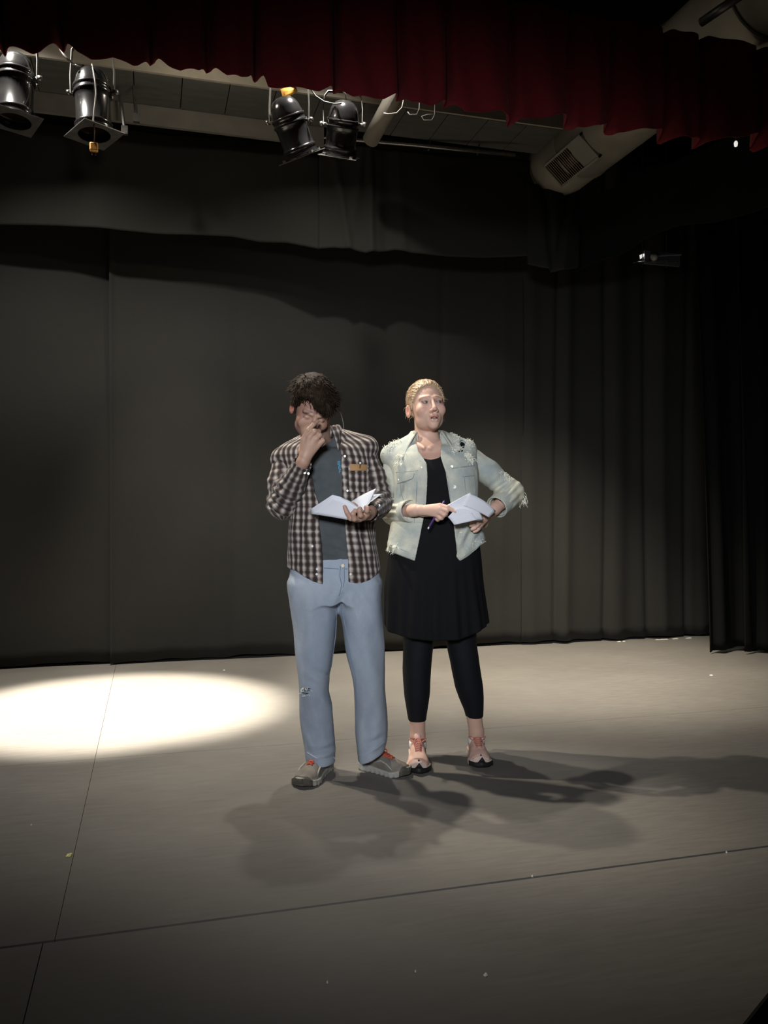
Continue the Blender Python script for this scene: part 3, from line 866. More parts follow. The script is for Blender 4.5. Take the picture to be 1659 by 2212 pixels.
for (px, py, w, lab) in ((1310, 1377, .03, 'leftmost small white bit under the hem of the right backdrop panel'), (1322, 1377, .02, 'tiny white bit just right of the leftmost one under the backdrop hem'), (1410, 1375, .12, 'longest white sliver under the hem of the right backdrop panel'), (1440, 1374, .05, 'short white sliver right of the longest one under the backdrop hem'), (1462, 1371, .05, 'rightmost white bit under the backdrop hem, near the side curtain')):
    c = WF(px, py + 2)
    o = scrap(px, py + 2, w, .02, M['scrap'], None); o.location.y = yb0 - .10
    tag(o, lab, group='white bits under the backdrop hem')
# ============================================================ FIGURES
def skin_mat(name, rough=.5):
    x = NT(name); b = x.b
    a = x.n('ShaderNodeVertexColor', layer_name='tint')
    x.l(a.outputs[0], b.inputs['Base Color'])
    b.inputs['Roughness'].default_value = rough; b.inputs['Specular IOR Level'].default_value = .35
    b.inputs['Subsurface Weight'].default_value = .15; b.inputs['Subsurface Radius'].default_value = (.01, .004, .002); b.inputs['Subsurface Scale'].default_value = .3
    x.bump(x.noise(350, 2), .08, .0006)
    return x.m

def plaid_mat():
    x = NT('plaid_flannel'); b = x.b
    sp = x.n('ShaderNodeSeparateXYZ'); x.l(x.attr('fab').outputs['Vector'], sp.inputs[0])
    P1 = .0275
    def band(o, per, ph=0):
        return x.math('ADD', x.math('MULTIPLY', x.math('SINE', x.math('ADD', x.math('MULTIPLY', o, 2 * PI / per), ph)), .5), .5)
    u, v = sp.outputs[0], sp.outputs[1]
    s = x.math('ADD', x.math('MULTIPLY', band(u, P1), .64), x.math('MULTIPLY', band(v, P1 * 1.12), .36))
    thin = x.math('MULTIPLY', x.math('GREATER_THAN', band(u, P1 * 2, 1.1), .97), .12)
    thin2 = x.math('MULTIPLY', x.math('GREATER_THAN', band(v, P1 * 2, .4), .97), .12)
    s = x.math('ADD', s, x.math('ADD', thin, thin2))
    s = x.math('ADD', s, x.math('MULTIPLY', x.math('SUBTRACT', x.noise(25, 3), .5), .12))
    c = x.ramp(s, [(.10, (.030, .021, .020)), (.40, (.060, .044, .040)), (.62, (.17, .14, .125)), (.86, (.33, .29, .26)), (1, (.46, .42, .38))])
    x.l(c, b.inputs['Base Color']); b.inputs['Roughness'].default_value = .9; b.inputs['Specular IOR Level'].default_value = .15
    b.inputs['Sheen Weight'].default_value = .1
    x.bump(x.noise(45, 4), .5, .003)
    return x.m
def denim_mat(name, c1, c2, c3, sc=5, st=None):
    x = NT(name); b = x.b
    n1 = x.noise(sc, 5, stretch=st, rough=.6); n2 = x.noise(320, 2)
    s = x.math('ADD', x.math('MULTIPLY', n1, .85), x.math('MULTIPLY', n2, .15))
    x.l(x.ramp(s, [(.36, c1), (.5, c2), (.64, c3)]), b.inputs['Base Color'])
    b.inputs['Roughness'].default_value = .85; b.inputs['Specular IOR Level'].default_value = .2
    x.bump(x.math('ADD', x.noise(500, 2), x.math('MULTIPLY', x.noise(28, 4), 2.0)), .45, .0022)
    return x.m
M['skin_m'] = skin_mat('skin_of_the_man'); M['skin_w'] = skin_mat('skin_of_the_woman')
M['plaid'] = plaid_mat()
M['jeans'] = denim_mat('pale_blue_denim', (.25, .295, .365), (.32, .365, .435), (.41, .455, .515), 4.5, (1, 1, .5))
M['jacket'] = denim_mat('bleached_denim', (.32, .355, .345), (.44, .455, .40), (.62, .59, .46), 7)
M['jacket_seam'] = denim_mat('denim_seam', (.17, .215, .24), (.24, .28, .30), (.34, .36, .34), 20)
M['frayed'] = mat('frayed_threads', (.80, .78, .66), .9)
M['tee'] = mat('charcoal_jersey', (.062, .070, .075), .9, col2=(.080, .088, .092), scale=30, bump=.3, bscale=120, spec=.15)
M['blue_print'] = mat('blue_print', (.05, .30, .52), .7)
M['button'] = mat('pearl_button', (.75, .74, .70), .25)
M['metal_button'] = mat('copper_button', (.35, .30, .22), .35, .8)
M['leather'] = mat('tan_leather', (.42, .24, .10), .6, col2=(.34, .19, .08), scale=40)
M['blk_dress'] = mat('black_jersey', (.0065, .0065, .0075), .85, spec=.12, bump=.2, bscale=90)
M['leggings'] = mat('black_leggings', (.006, .0065, .009), .7, spec=.2)
M['hair_m'] = mat('dark_brown_hair', (.013, .008, .005), .65, col2=(.034, .021, .012), scale=60, spec=.12)
M['hair_w'] = mat('blonde_hair', (.36, .25, .15), .5, col2=(.50, .36, .23), scale=70, spec=.4)
M['eye'] = mat('eye_white', (.24, .19, .175), .35)
M['iris'] = mat('iris', (.10, .08, .06), .2)
M['teeth'] = mat('teeth', (.42, .35, .31), .4)
def paper_mat():
    x = NT('printed_paper'); b = x.b; b.inputs['Roughness'].default_value = .8
    b.inputs['Base Color'].default_value = (.66, .67, .72, 1)
    return x.m
M['paper'] = paper_mat()
M['print'] = mat('grey_print', (.36, .37, .44), .8)
M['grey_shoe'] = mat('grey_trainer', (.15, .13, .11), .7, col2=(.26, .23, .195), scale=16, bump=.3, bscale=120)
M['sole'] = mat('pale_grey_sole', (.44, .43, .39), .7, col2=(.33, .32, .29), scale=25)
M['toecap'] = mat('dark_toe_rubber', (.085, .075, .06), .6)
M['lace_r'] = mat('red_laces', (.55, .09, .045), .8)
M['pink_shoe'] = mat('pink_knit_trainer', (.72, .43, .34), .8, col2=(.82, .56, .46), scale=26, bump=.25, bscale=200)
M['pink_sole'] = mat('off_white_sole', (.70, .55, .46), .6)
M['pink_lace'] = mat('rose_laces', (.50, .20, .15), .8)
M['sock'] = mat('white_sock', (.75, .70, .66), .9)
M['black_rubber'] = mat('black_rubber', (.008, .008, .008), .6)
M['pen'] = mat('purple_pen', (.10, .05, .20), .3)

def rot(yaw=0, pitch=0, roll=0):
    """yaw: turn to picture right, pitch: chin down, roll: crown to picture left (degrees)"""
    y, p, r = map(math.radians, (yaw, pitch, roll))
    return np.array(Matrix.Rotation(y, 3, 'Z') @ Matrix.Rotation(p, 3, 'X') @ Matrix.Rotation(r, 3, 'Y'))

def head_q(P, c, R, s): return ((P - c) @ R) / s     # into the head's own frame (R columns = head axes)

def head_field(q, female=False, mouth_open=0.0, hair=False):
    d = ell(q, (0, .014, .036), (.075, .096, .082))
    d = smin(d, ell(q, (0, -.022, -.018), (.064, .066, .082)), .03)
    jw = .057 if female else .056
    d = smin(d, ell(q, (0, -.024, -.072), (jw, .056, .036)), .028)
    d = smin(d, ell(q, (0, -.074, -.098), (.021 if female else .026, .018, .018)), .022)
    if hair: return d
    for s in (-1, 1):
        d = smin(d, ell(q, (s * .043, -.062, -.028), (.022, .021, .022)), .022)
        d = smin(d, cap(q, (s * .016, -.087 + (.004 if female else 0), .021), (s * .046, -.074 + (.003 if female else 0), .022), .009, .008), .012)
        d = smax(d, -ell(q, (s * .031, -.104, .001), (.020, .022, .014)), .012)
        # closed lids / lid rims over the eyeball
        d = smin(d, np.maximum(ell(q, (s * .031, -.0745 + (0 if female else .002), .0005), (.0155, .0145, .0125)), -(np.abs(q[:, 2] - (.0002 if female else -.003)) - (.0036 if female else .0010))), .003)
    d = smin(d, cap(q, (0, -.086, .016), (0, -.110, -.030), .0065, .0095), .010)
    d = smin(d, ell(q, (0, -.110, -.036), (.0115, .0105, .009)), .006)
    for s in (-1, 1):
        d = smin(d, ell(q, (s * .0125, -.100, -.040), (.0075, .010, .007)), .005)
        d = smax(d, -ell(q, (s * .0065, -.108, -.046), (.0035, .006, .004)), .003)
    d = smin(d, ell(q, (0, -.076, -.066), (.030, .020, .026)), .018)
    o = mouth_open
    up = chain(q, [(-.023, -.083, -.068), (-.008, -.0955, -.0635 + o * .2), (.008, -.0955, -.0635 + o * .2), (.023, -.083, -.068)], [.003, .0052, .0052, .003])
    lw = chain(q, [(-.021, -.083, -.070 - o * .3), (-.008, -.094, -.0745 - o), (.008, -.094, -.0745 - o), (.021, -.083, -.070 - o * .3)], [.003, .006, .006, .003])
    d = smin(smin(d, up, .005), lw, .005)
    d = smax(d, -cap(q, (-.018, -.0965, -.0692 - o * .4), (.018, -.0965, -.0692 - o * .4), .0012), .003)
    if o > 0: d = smax(d, -ell(q, (0, -.100, -.0692 - o * .5), (.0175, .016, .0042)), .002)
    for s in (-1, 1):
        qe = q - np.array([s * .076, .012, -.014])
        a = math.radians(22) * s; ca, sa = math.cos(a), math.sin(a)
        qe = np.stack([qe[:, 0] * ca - qe[:, 1] * sa, qe[:, 0] * sa + qe[:, 1] * ca, qe[:, 2]], 1)
        e = ell(qe, (s * .006, .004, 0), (.006, .018, .030))
        e = smax(e, -ell(qe, (s * .013, .001, .003), (.006, .011, .019)), .004)
        d = smin(d, e, .004)
    return d

def face_tint(q, base, fem):
    c = np.tile(np.array(base), (len(q), 1))
    def blend(mask, col, a):
        m = np.clip(mask, 0, 1)[:, None] * a
        return c * (1 - m) + np.array(col) * m
    g = lambda cx, cy, cz, r: np.exp(-(((q - np.array((cx, cy, cz))) / np.array(r)) ** 2).sum(1))
    for s in (-1, 1):
        c = blend(g(s * .045, -.065, -.035, (.022, .04, .02)), (.56, .25, .20), .35)
        c = blend(g(s * .031, -.085, .000, (.018, .03, .009)), (.26, .13, .11), .55)
        c = blend(g(s * .084, .012, -.014, (.012, .03, .035)), (.60, .17, .12), .5)
        # brows
        zb = .0215 - .0035 * (np.abs(q[:, 0] - s * .020) / .02) ** 2 + .003
        mb = np.exp(-((q[:, 2] - zb) / (.0056 if not fem else .0030)) ** 2) * (np.abs(q[:, 0] - s * .033) < .021) * (q[:, 1] < -.05)
        c = blend(mb, (.045, .03, .022) if not fem else (.27, .15, .10), .9 if not fem else .6)
        # lash line
        ml = np.exp(-((q[:, 2] - (-  .0035 if not fem else .0055)) / (.0030 if not fem else .0022)) ** 2) * (np.abs(q[:, 0] - s * .031) < .015) * (q[:, 1] < -.06)
        c = blend(ml, (.05, .03, .025), .85)
    c = blend(g(0, -.112, -.036, (.014, .02, .014)), (.58, .24, .19), .3)
    lip = np.exp(-((q[:, 2] + .069) / .0095) ** 4) * (np.abs(q[:, 0]) < .023) * (q[:, 1] < -.080)
    c = blend(lip, (.42, .17, .14) if fem else (.40, .19, .16), .75)
    if fem: c = blend(np.exp(-((q[:, 2] + .0722) / .0036) ** 4) * (np.abs(q[:, 0]) < .0165) * (q[:, 1] < -.080) * (q[:, 1] > -.0975), (.05, .02, .018), .9)
    if not fem:
        st = (1 / (1 + np.exp((q[:, 2] + .052) / .006))) * (q[:, 1] < .01) * (q[:, 2] > -.125)
        n = .5 + .5 * waves(q, 4, 700)
        c = blend(st * (.6 + .5 * n), (.13, .10, .085), .55)
    return c

def hair_strands(name, roots, m, parent, seed=1, seg=5):
    """roots: list of (point, direction function, length, radius) -> one mesh of tapering locks"""
    V = []; Fc = []
    for (p, dirs, Lh, r) in roots:
        pts = [Vector(p)]
        for k in range(seg): pts.append(pts[-1] + Vector(dirs(k / seg)).normalized() * (Lh / seg))
        t = (pts[1] - pts[0]).normalized(); u = t.orthogonal().normalized(); base = len(V)
        for i, q in enumerate(pts):
            rr = r * (1 - (i / seg) ** 1.6) + .0004; w = t.cross(u)
            for k in range(3):
                g = 2 * PI * k / 3; V.append(tuple(q + (u * math.cos(g) + w * math.sin(g)) * rr))
        for i in range(seg):
            for k in range(3):
                a = base + i * 3 + k; b2 = base + i * 3 + (k + 1) % 3
                Fc.append((a, b2, b2 + 3, a + 3))
    o = mesh(name, V, Fc, m, parent, True); o['kind'] = 'stuff'; return o

def arm_uv(pts):
    pts = [np.asarray(p, float) for p in pts]
    frames = []; t0 = None; u = None
    for i in range(len(pts) - 1):
        t = pts[i + 1] - pts[i]; Ls_ = np.linalg.norm(t); t = t / Ls_
        if u is None:
            u = np.cross(t, [0, 1, 0]); u /= np.linalg.norm(u)
        else: u = u - t * (u @ t); u /= np.linalg.norm(u)
        frames.append((pts[i], t, u, np.cross(t, u), Ls_))
    def f(V):
        best = np.full(len(V), 1e9); out = np.zeros((len(V), 3)); acc = 0
        for (p, t, u, w, L_) in frames:
            q = V - p; s = q @ t; sc = np.clip(s, 0, L_); d = nrm(V - (p + sc[:, None] * t))
            a = np.arctan2(q @ w, q @ u)
            m = d < best; best = np.where(m, d, best)
            out[m, 0] = a[m] * .046; out[m, 1] = acc + s[m]
            acc += L_
        return out
    return f

def shoe(fig, parent, toe, heel, w, hgt, mats, lace_label, fem=False, lift=0.0, name='shoe'):
    """toe / heel: floor points in the figure's frame (x, y)"""
    toe = Vector((*toe, 0)); heel = Vector((*heel, 0)); d = toe - heel; Ln = d.length; ang = math.atan2(d.y, d.x) + PI / 2
    o = bpy.data.objects.new(name, bpy.data.meshes.new('tmp'))
    def wd(t):   # half width along the length, t=0 heel .. 1 toe
        return w / 2 * np.interp(t, [0, .04, .12, .3, .5, .72, .86, .95, 1.0], [.35, .58, .72, .70, .80, 1.0, .90, .58, .15])
    def top(t): return np.interp(t, [0, .05, .2, .33, .5, .68, .85, .95, 1.0], [hgt * .72, hgt * .98, hgt * 1.02, hgt * 1.0, hgt * .82, hgt * .66, hgt * .56, hgt * .42, .030])
    def upper(P):
        t = -P[:, 1] / Ln; W_ = wd(np.clip(t, 0, 1)); T_ = top(np.clip(t, 0, 1)) - .012
        x = P[:, 0] / (W_ * np.where(P[:, 2] > .03, .95, 1)); z = (P[:, 2] - .012) / T_
        k = (np.abs(x) ** 2.3 + np.clip(z, 0, 9) ** 2.3) ** (1 / 2.3)
        e = (k - 1) * np.minimum(W_, T_) * .8
        e = np.maximum(e, .014 - P[:, 2]); e = smax(e, -t * Ln, .01); e = smax(e, (t - 1) * Ln, .01)
        e = smax(e, -ell(P, (0, -.20 * Ln, hgt + .012), (.034, .050, .045)), .006)      # ankle opening
        return e + .0008 * waves(P, 5, 160)
    def solef(P):
        t = -P[:, 1] / Ln; W_ = wd(np.clip(t, 0, 1)) + (.0025 if fem else .006)
        th = np.interp(t, [0, .15, .5, .8, 1.0], [.034, .034, .026, .024, .026])
        lf = np.interp(t, [0, .06, .3, .78, .92, 1.0], [.006, 0, .0, .0, .008, .024]) + lift * np.clip((t - .55) / .45, 0, 1) ** 1.5
        e = np.abs(P[:, 0]) - W_; zc = np.abs(P[:, 2] - lf - th / 2) - th / 2
        e = smax(e, zc, .006); e = smax(e, -(t + .02) * Ln, .012); e = smax(e, (t - 1.02) * Ln, .012)
        side = np.sin(P[:, 1] * 240) * .0012
        return e + side * (P[:, 2] < .014)
    bb_lo, bb_hi = (-w / 2 - .03, -Ln - .03, -.004), (w / 2 + .03, .04, hgt + .03)
    lf_ = lift
    up = field_obj(name, upper, bb_lo, bb_hi, .0035, mats[0], None)
    up.parent = parent; up.location = heel; up.rotation_euler = (0, 0, ang)
    field_obj('sole', solef, bb_lo, bb_hi, .0035, mats[1], up)
    bv = bvh_of(up)
    def topz(x, y):
        r = bv.ray_cast(Vector((x, y, .3)), Vector((0, 0, -1))); return r[0].z if r[0] is not None else .05
    b = MB(); n = 6
    for k in range(n):
        y = -Ln * (.34 + .055 * k); wv = .020 - .0014 * k
        for s in (-1, 1):
            pts = [Vector((s * wv, y, topz(s * wv, y) + .002)), Vector((0, y - .006, topz(0, y - .006) + .005)), Vector((-s * wv, y - .013, topz(-s * wv, y - .013) + .002))]
            b.tube(pts, .0032, 6)
    yk = -Ln * .33; z0 = topz(0, yk)
    for s in (-1, 1):
        c = Vector((0, yk, z0 + .006)); lp_ = [c]
        for a in np.linspace(0, 1, 7)[1:]:
            lp_.append(c + Vector((s * (.034 * math.sin(a * PI) + .008 * a), -.030 * a - (.0 if fem else .01), .012 * math.sin(a * PI) - .012 * a)))
        b.tube(lp_, .0028, 6)
        b.tube([c, c + Vector((s * .010, -.025, .004)), c + Vector((s * .018, -.05, -.012))], .0026, 6)
    b.build('laces', mats[2], up, True)
    # tongue
    b = MB(); V = []; 
    b.tube([Vector((0, -Ln * .33, z0 - .004)), Vector((0, -Ln * .27, hgt + .004)), Vector((0, -Ln * .24, hgt + .018))], [.018, .017, .012], 10); b.build('tongue', mats[0], up, True)
    # toe bumper
    def toef(P):
        t = -P[:, 1] / Ln
        e = np.abs(solef(P) if False else upper(P)) - .003
        e = np.maximum(e, (.93 if not fem else .955) - t - (.02 * np.cos(P[:, 0] / w * 6) if not fem else -.0))
        if fem:
            tri = P[:, 2] - np.maximum(.060 - np.abs(P[:, 0]) * 1.7, .030)
            e = np.maximum(np.minimum(upper(P), solef(P)) - .0035, tri); e = np.maximum(e, (.84 - t) * Ln)
        else: e = np.maximum(np.minimum(upper(P), solef(P) + .002) - .003, P[:, 2] - .045); e = np.maximum(e, (.90 - t) * Ln)
        return e
    field_obj('toe_cap', toef, bb_lo, bb_hi, .003, mats[3], up)
    if not fem:
        for s in (-1, 1):
            b = MB(); pts = []
            for t in (.28, .4, .52, .64, .76):
                y = -t * Ln; x = s * float(wd(t)) * .90; pts.append(Vector((x * .93, y, .030 + .03 * math.sin((t - .28) * 6.5))))
            b.tube(pts, .004, 6); b.build('stripe', mats[1], up, True)
    return up

# ============================================================ THE MAN
mf = Fig(735, 3.60)
man = empty('person', W(mf.X, mf.D), -TH, 'man in a brown plaid shirt and light jeans, head bowed, hand at his nose', 'person')
L = mf.L
# head
hc = L(674.5, 886, -.075); HR = rot(12, 34, 12); hs = 1.0
HRi = HR
def toh(P): return head_q(P, hc, HR, hs)
def hw(p): return hc + HR @ (np.array(p, float) * hs)
sh_l, sh_r = L(611, 992, .02), L(790, 968, .02)          # shoulder joints (picture left, right)
el_l, wr_l = L(611, 1088, -.03), L(655, 997, -.205)
el_r, wr_r = L(815, 1086, .0), L(797, 1108, -.215)
def hand_l(P):
    w_ = wr_l
    k = mf.Ls((655, 949, -.215), (668, 945, -.228), (681, 949, -.226), (691, 957, -.215))
    d = None
    for q, r in zip(k, (.0125, .013, .0125, .0115)):
        e = cap(P, w_ + (q - w_) * .12, q, .017, r); d = e if d is None else smin(d, e, .014)
    fs = [
        ([k[0], L(666, 929, -.230), L(677, 917, -.222), L(685, 910.5, -.203)], (.0115, .0105, .0098, .0085)),
        ([k[1], L(679, 932, -.236), L(688, 932, -.215), L(687, 941, -.198)], (.012, .011, .010, .009)),
        ([k[2], L(690, 940, -.232), L(696, 944, -.208), L(692, 951, -.195)], (.0115, .0105, .010, .009)),
        ([k[3], L(697, 952, -.218), L(699, 957, -.198), L(694, 962, -.188)], (.0105, .0095, .009, .008)),
        ([L(650, 976, -.19), L(655, 955, -.172), L(667, 936, -.168), L(678, 922, -.172)], (.015, .0135, .0115, .0095)),
    ]
    for pts, r in fs: d = smin(d, chain(P, pts, r, .003), .0045)
    return d
def hand_r(P):
    w_ = wr_r
    k = mf.Ls((768, 1122, -.262), (776, 1121, -.275), (785, 1117, -.285), (793, 1110, -.285))
    d = None
    for q, r in zip(k, (.012, .013, .0125, .0115)):
        e = cap(P, w_ + (q - w_) * .1, q, .019, r); d = e if d is None else smin(d, e, .014)
    fs = [
        ([k[0], L(757, 1120, -.290), L(749, 1107, -.300), L(744, 1095, -.298)], (.0118, .0105, .0095, .0082)),
        ([k[1], L(765, 1121, -.306), L(762, 1110, -.318), L(767, 1103, -.310)], (.012, .011, .010, .009)),
        ([k[2], L(778, 1113, -.314), L(776, 1103, -.320), L(777, 1099, -.308)], (.012, .011, .0105, .0095)),
        ([k[3], L(792, 1103, -.306), L(793, 1098, -.308), L(790, 1096, -.296)], (.011, .0105, .010, .009)),
        ([L(797, 1116, -.23), L(784, 1108, -.238), L(772, 1098, -.248), L(764, 1090, -.256)], (.015, .0135, .0115, .0095)),
    ]
    for pts, r in fs: d = smin(d, chain(P, pts, r, .003), .0045)
    return d
nb_m = L(694, 958, .02)
def in_box(P, lo, hi): return ((P > lo) & (P < hi)).all(1)
def local_field(P, pts, rad, fn):
    c = np.mean(pts, 0); m = nrm(P - c) < rad; d = np.maximum(nrm(P - c) - rad, .03) + .02
    if m.any(): d[m] = fn(P[m])
    return d
hip_ml, hip_mr = L(683, 1235, 0), L(768, 1235, 0)
kn_ml, kn_mr = L(680, 1440, -.01), L(794, 1430, -.01)
an_ml, an_mr = L(690, 1640, 0), L(798, 1630, .02)
def man_body(P):
    d = cap(P, L(722, 1200), L(705, 1030, .02), .09, .088)
    d = smin(d, cap(P, sh_l + (sh_r - sh_l) * .1, sh_r - (sh_r - sh_l) * .1, .036), .03)
    d = smin(d, cap(P, nb_m + np.array([0, .01, -.03]), hc + np.array([.01, .04, -.03]), .060, .054), .02)
    d = smin(d, cap(P, hip_ml, kn_ml, .075, .05), .04); d = smin(d, cap(P, kn_ml, an_ml, .05, .036), .02)
    d = smin(d, cap(P, hip_mr, kn_mr, .075, .05), .04); d = smin(d, cap(P, kn_mr, an_mr, .05, .036), .02)
    d = smin(d, chain(P, [sh_l, el_l, wr_l], [.036, .036, .027], .01), .03)
    d = smin(d, chain(P, [sh_r, el_r, wr_r], [.036, .036, .027], .01), .03)
    d = smin(d, local_field(P, [hc], .19, lambda p: head_field(toh(p)) * hs), .012)
    d = np.minimum(d, local_field(P, [L(672, 950, -.21)], .10, hand_l) * 1.0)
    d = np.minimum(d, local_field(P, [L(775, 1108, -.28)], .11, hand_r))
    # blend at wrists
    d = smin(d, cap(P, wr_l - (wr_l - el_l) * .1, wr_l + (L(670, 955, -.22) - wr_l) * .25, .026, .022), .012)
    d = smin(d, cap(P, wr_r - (wr_r - el_r) * .1, wr_r + (L(780, 1115, -.27) - wr_r) * .2, .024, .022), .012)
    return d
def man_tint(V):
    q = toh(V); base = np.array((.35, .195, .148))  # base skin darkened to carry the shade on the bowed face
    c = np.tile(base, (len(V), 1)); m = nrm(V - hc) < .17
    c[m] = face_tint(q[m], base, False)
    h = nrm(V - L(672, 950, -.21)) < .12; c[h] = np.array((.44, .275, .20)); h = nrm(V - L(775, 1108, -.28)) < .12; c[h] = np.array((.43, .26, .195))
    return c
body = field_obj('body', man_body, (-.45, -.42, 0), (.45, .28, 1.80), .0028, M['skin_m'], man, col=man_tint, margin=2.2)

# torso shape shared by t-shirt and shirt
m_rows = mf.rows([(1270, 621, 824, 0, .128), (1220, 622, 820, 0, .130), (1180, 622, 815, 0, .128), (1140, 623, 807, 0, .122), (1090, 628, 806, 0, .122), (1040, 622, 806, 0, .125), (1000, 612, 806, .005, .122), (975, 606, 800, .01, .112), (955, 622, 786, .015, .092)])
m_zl = ZL(m_rows, .02, 2.15)
def m_torso(P):
    d = m_zl(P, hi=False); d = smax(d, P[:, 2] - (L(0, 962)[2]), .03)
    d = smin(d, chain(P, [L(694, 950, .02), sh_l], [.062, .056]), .035)
    d = smin(d, chain(P, [L(694, 948, .02), sh_r], [.062, .056]), .035)
    return d
def m_wr(P):
    w = .0035 * waves(P, 11, 26, 4, st=(1, 1, .55)) + .0018 * waves(P, 12, 60, 4)
    w += folds(P, L(640, 1150, -.1), (.3, 0, 1), (1, 0, -.2), .14, .004, .06)
    w += folds(P, L(800, 1160, -.1), (-.2, 0, 1), (1, 0, .2), .14, .006, .045)
    return w
xL = mf.zx([(940, 655), (960, 655), (1000, 662), (1029, 673), (1063, 679), (1090, 688), (1133, 688), (1164, 693), (1214, 697), (1262, 697)], -.13)
xR = mf.zx([(925, 735), (961, 733), (985, 737), (1006, 736), (1051, 738), (1095, 737), (1133, 745), (1164, 747), (1216, 751), (1262, 752)], -.13)
hemz = mf.xz([(615, 1230), (635, 1234), (655, 1246), (675, 1256), (697, 1262), (750, 1257), (775, 1262), (800, 1255), (815, 1240), (828, 1228)], -.12)
def neck_cyl(P, r, c=None, tilt=.0):
    c = nb_m if c is None else c
    return np.sqrt((P[:, 0] - c[0]) ** 2 + (P[:, 1] - c[1] - (P[:, 2] - c[2]) * -.25) ** 2) - r
def tee_f(P):
    d = m_torso(P) + .013 + .0015 * waves(P, 31, 30) 
    rip = .003 * np.sin((P[:, 2] + .02 * np.sin(P[:, 0] * 18)) * 150) * np.exp(-((P[:, 2] - L(0, 1185)[2]) / .05) ** 2)
    d = d + rip
    d = smax(d, L(0, 1219)[2] - P[:, 2] - .0 , .003)
    d = smax(d, -np.maximum(neck_cyl(P, .066), (L(0, 956)[2] - P[:, 2]) - 0 * P[:, 1]), .004)
    return d
tee = field_obj('t_shirt', tee_f, (-.32, -.22, .75), (.32, .24, 1.62), .004, M['tee'], man)
def shirt_f(P):
    d = m_torso(P) + m_wr(P)
    s = np.abs(d + .002) - .0038
    front = np.maximum(np.maximum(xL(P[:, 2]) - P[:, 0], P[:, 0] - xR(P[:, 2])), P[:, 1] - .0)      # <0 in the opening
    s = smax(s, -front, .002)
    s = smax(s, hemz(P[:, 0]) - P[:, 2], .002)
    s = smax(s, -np.maximum(neck_cyl(P, .070), L(0, 985)[2] - P[:, 2]), .003)
    # arm holes stay closed by the sleeves
    return s
def shirt_uv(V):
    cx, cy, rx, ry = m_zl.at(V[:, 2]); a = np.arctan2((V[:, 0] - cx) / rx, -(V[:, 1] - cy) / ry)
    return np.stack([a * .165 + .012 * (V[:, 2] - 1.1), V[:, 2] + .03 * V[:, 0] + .02 * np.abs(V[:, 0]), np.zeros(len(V))], 1)
shirt = field_obj('shirt', shirt_f, (-.34, -.24, .76), (.34, .26, 1.60), .0038, M['plaid'], man, uv=shirt_uv)
# sleeves
def sleeve(name, pts, rad, cuff_r, seed, parent, m, wf, uvf, cut=None, hole=.9, h=.004):
    pts = [np.asarray(p, float) for p in pts]; e = pts[-1]; d0 = (pts[-1] - pts[-2]); d0 = d0 / np.linalg.norm(d0)
    def f(P):
        d = chain(P, pts, rad, .03) + wf(P)
        d = smax(d, (P - e) @ d0, .003)
        d = smax(d, -cap(P, e - d0 * .05, e + d0 * .08, cuff_r * .82, cuff_r * .9), .003)
        if cut is not None: d = cut(P, d)
        return d
    A = np.array(pts); lo = A.min(0) - .1; hi = A.max(0) + .1
    return field_obj(name, f, lo, hi, h, m, parent, uv=uvf)
cf_l = wr_l + (el_l - wr_l) * .17
cf_r = wr_r + (el_r - wr_r) * .13
def wf_l(P):
    w = .0045 * waves(P, 41, 38, 4) + .002 * waves(P, 42, 85, 3)
    w += folds(P, el_l + np.array([.02, -.02, .05]), (1, 0, -.3), (.3, 0, 1), .09, .007, .035)
    w += folds(P, el_l + np.array([-.03, -.04, .0]), (1, 0, -.8), (.8, 0, 1), .08, .006, .03)
    return w
def wf_r(P):
    w = .0045 * waves(P, 43, 38, 4) + .002 * waves(P, 44, 85, 3)
    w += folds(P, el_r + np.array([-.02, -.05, .04]), (1, 0, .2), (-.2, 0, 1), .09, .007, .035)
    return w
sl_l = sleeve('sleeve', [sh_l + (sh_r - sh_l) * .07, sh_l + (el_l - sh_l) * .55, el_l, el_l + (cf_l - el_l) * .5, cf_l], [.060, .063, .064, .054, .041], .041, 1, shirt, M['plaid'], wf_l, arm_uv([sh_l, el_l, cf_l]))
sl_r = sleeve('sleeve', [sh_r + (sh_l - sh_r) * .07, sh_r + (el_r - sh_r) * .55, el_r, el_r + (cf_r - el_r) * .5, cf_r], [.056, .056, .058, .050, .041], .041, 2, shirt, M['plaid'], wf_r, arm_uv([sh_r, el_r, cf_r]))
# cuffs
def cuff(parent, a, b_, r0, r1, m, uvf, name='cuff'):
    a = np.asarray(a); b_ = np.asarray(b_); d0 = (b_ - a) / np.linalg.norm(b_ - a)
    def f(P):
        d = cap(P, a - d0 * .1, b_ + d0 * .1, r0, r1) + .0008 * waves(P, 3, 60)
        d = smax(smax(d, (a - P) @ d0, .003), (P - b_) @ d0, .003)
        return smax(d, -cap(P, a - d0 * .1, b_ + d0 * .1, r0 - .006, r1 - .006), .002)
    A = np.array([a, b_]); return field_obj(name, f, A.min(0) - .07, A.max(0) + .07, .003, m, parent, uv=uvf)
cu_l = cuff(sl_l, cf_l + (el_l - cf_l) * .03, cf_l + (wr_l - cf_l) * .85, .044, .038, M['plaid'], arm_uv([sh_l, el_l, wr_l]))
cu_r = cuff(sl_r, cf_r + (el_r - cf_r) * .06, cf_r + (wr_r - cf_r) * .7, .044, .038, M['plaid'], arm_uv([sh_r, el_r, wr_r]))
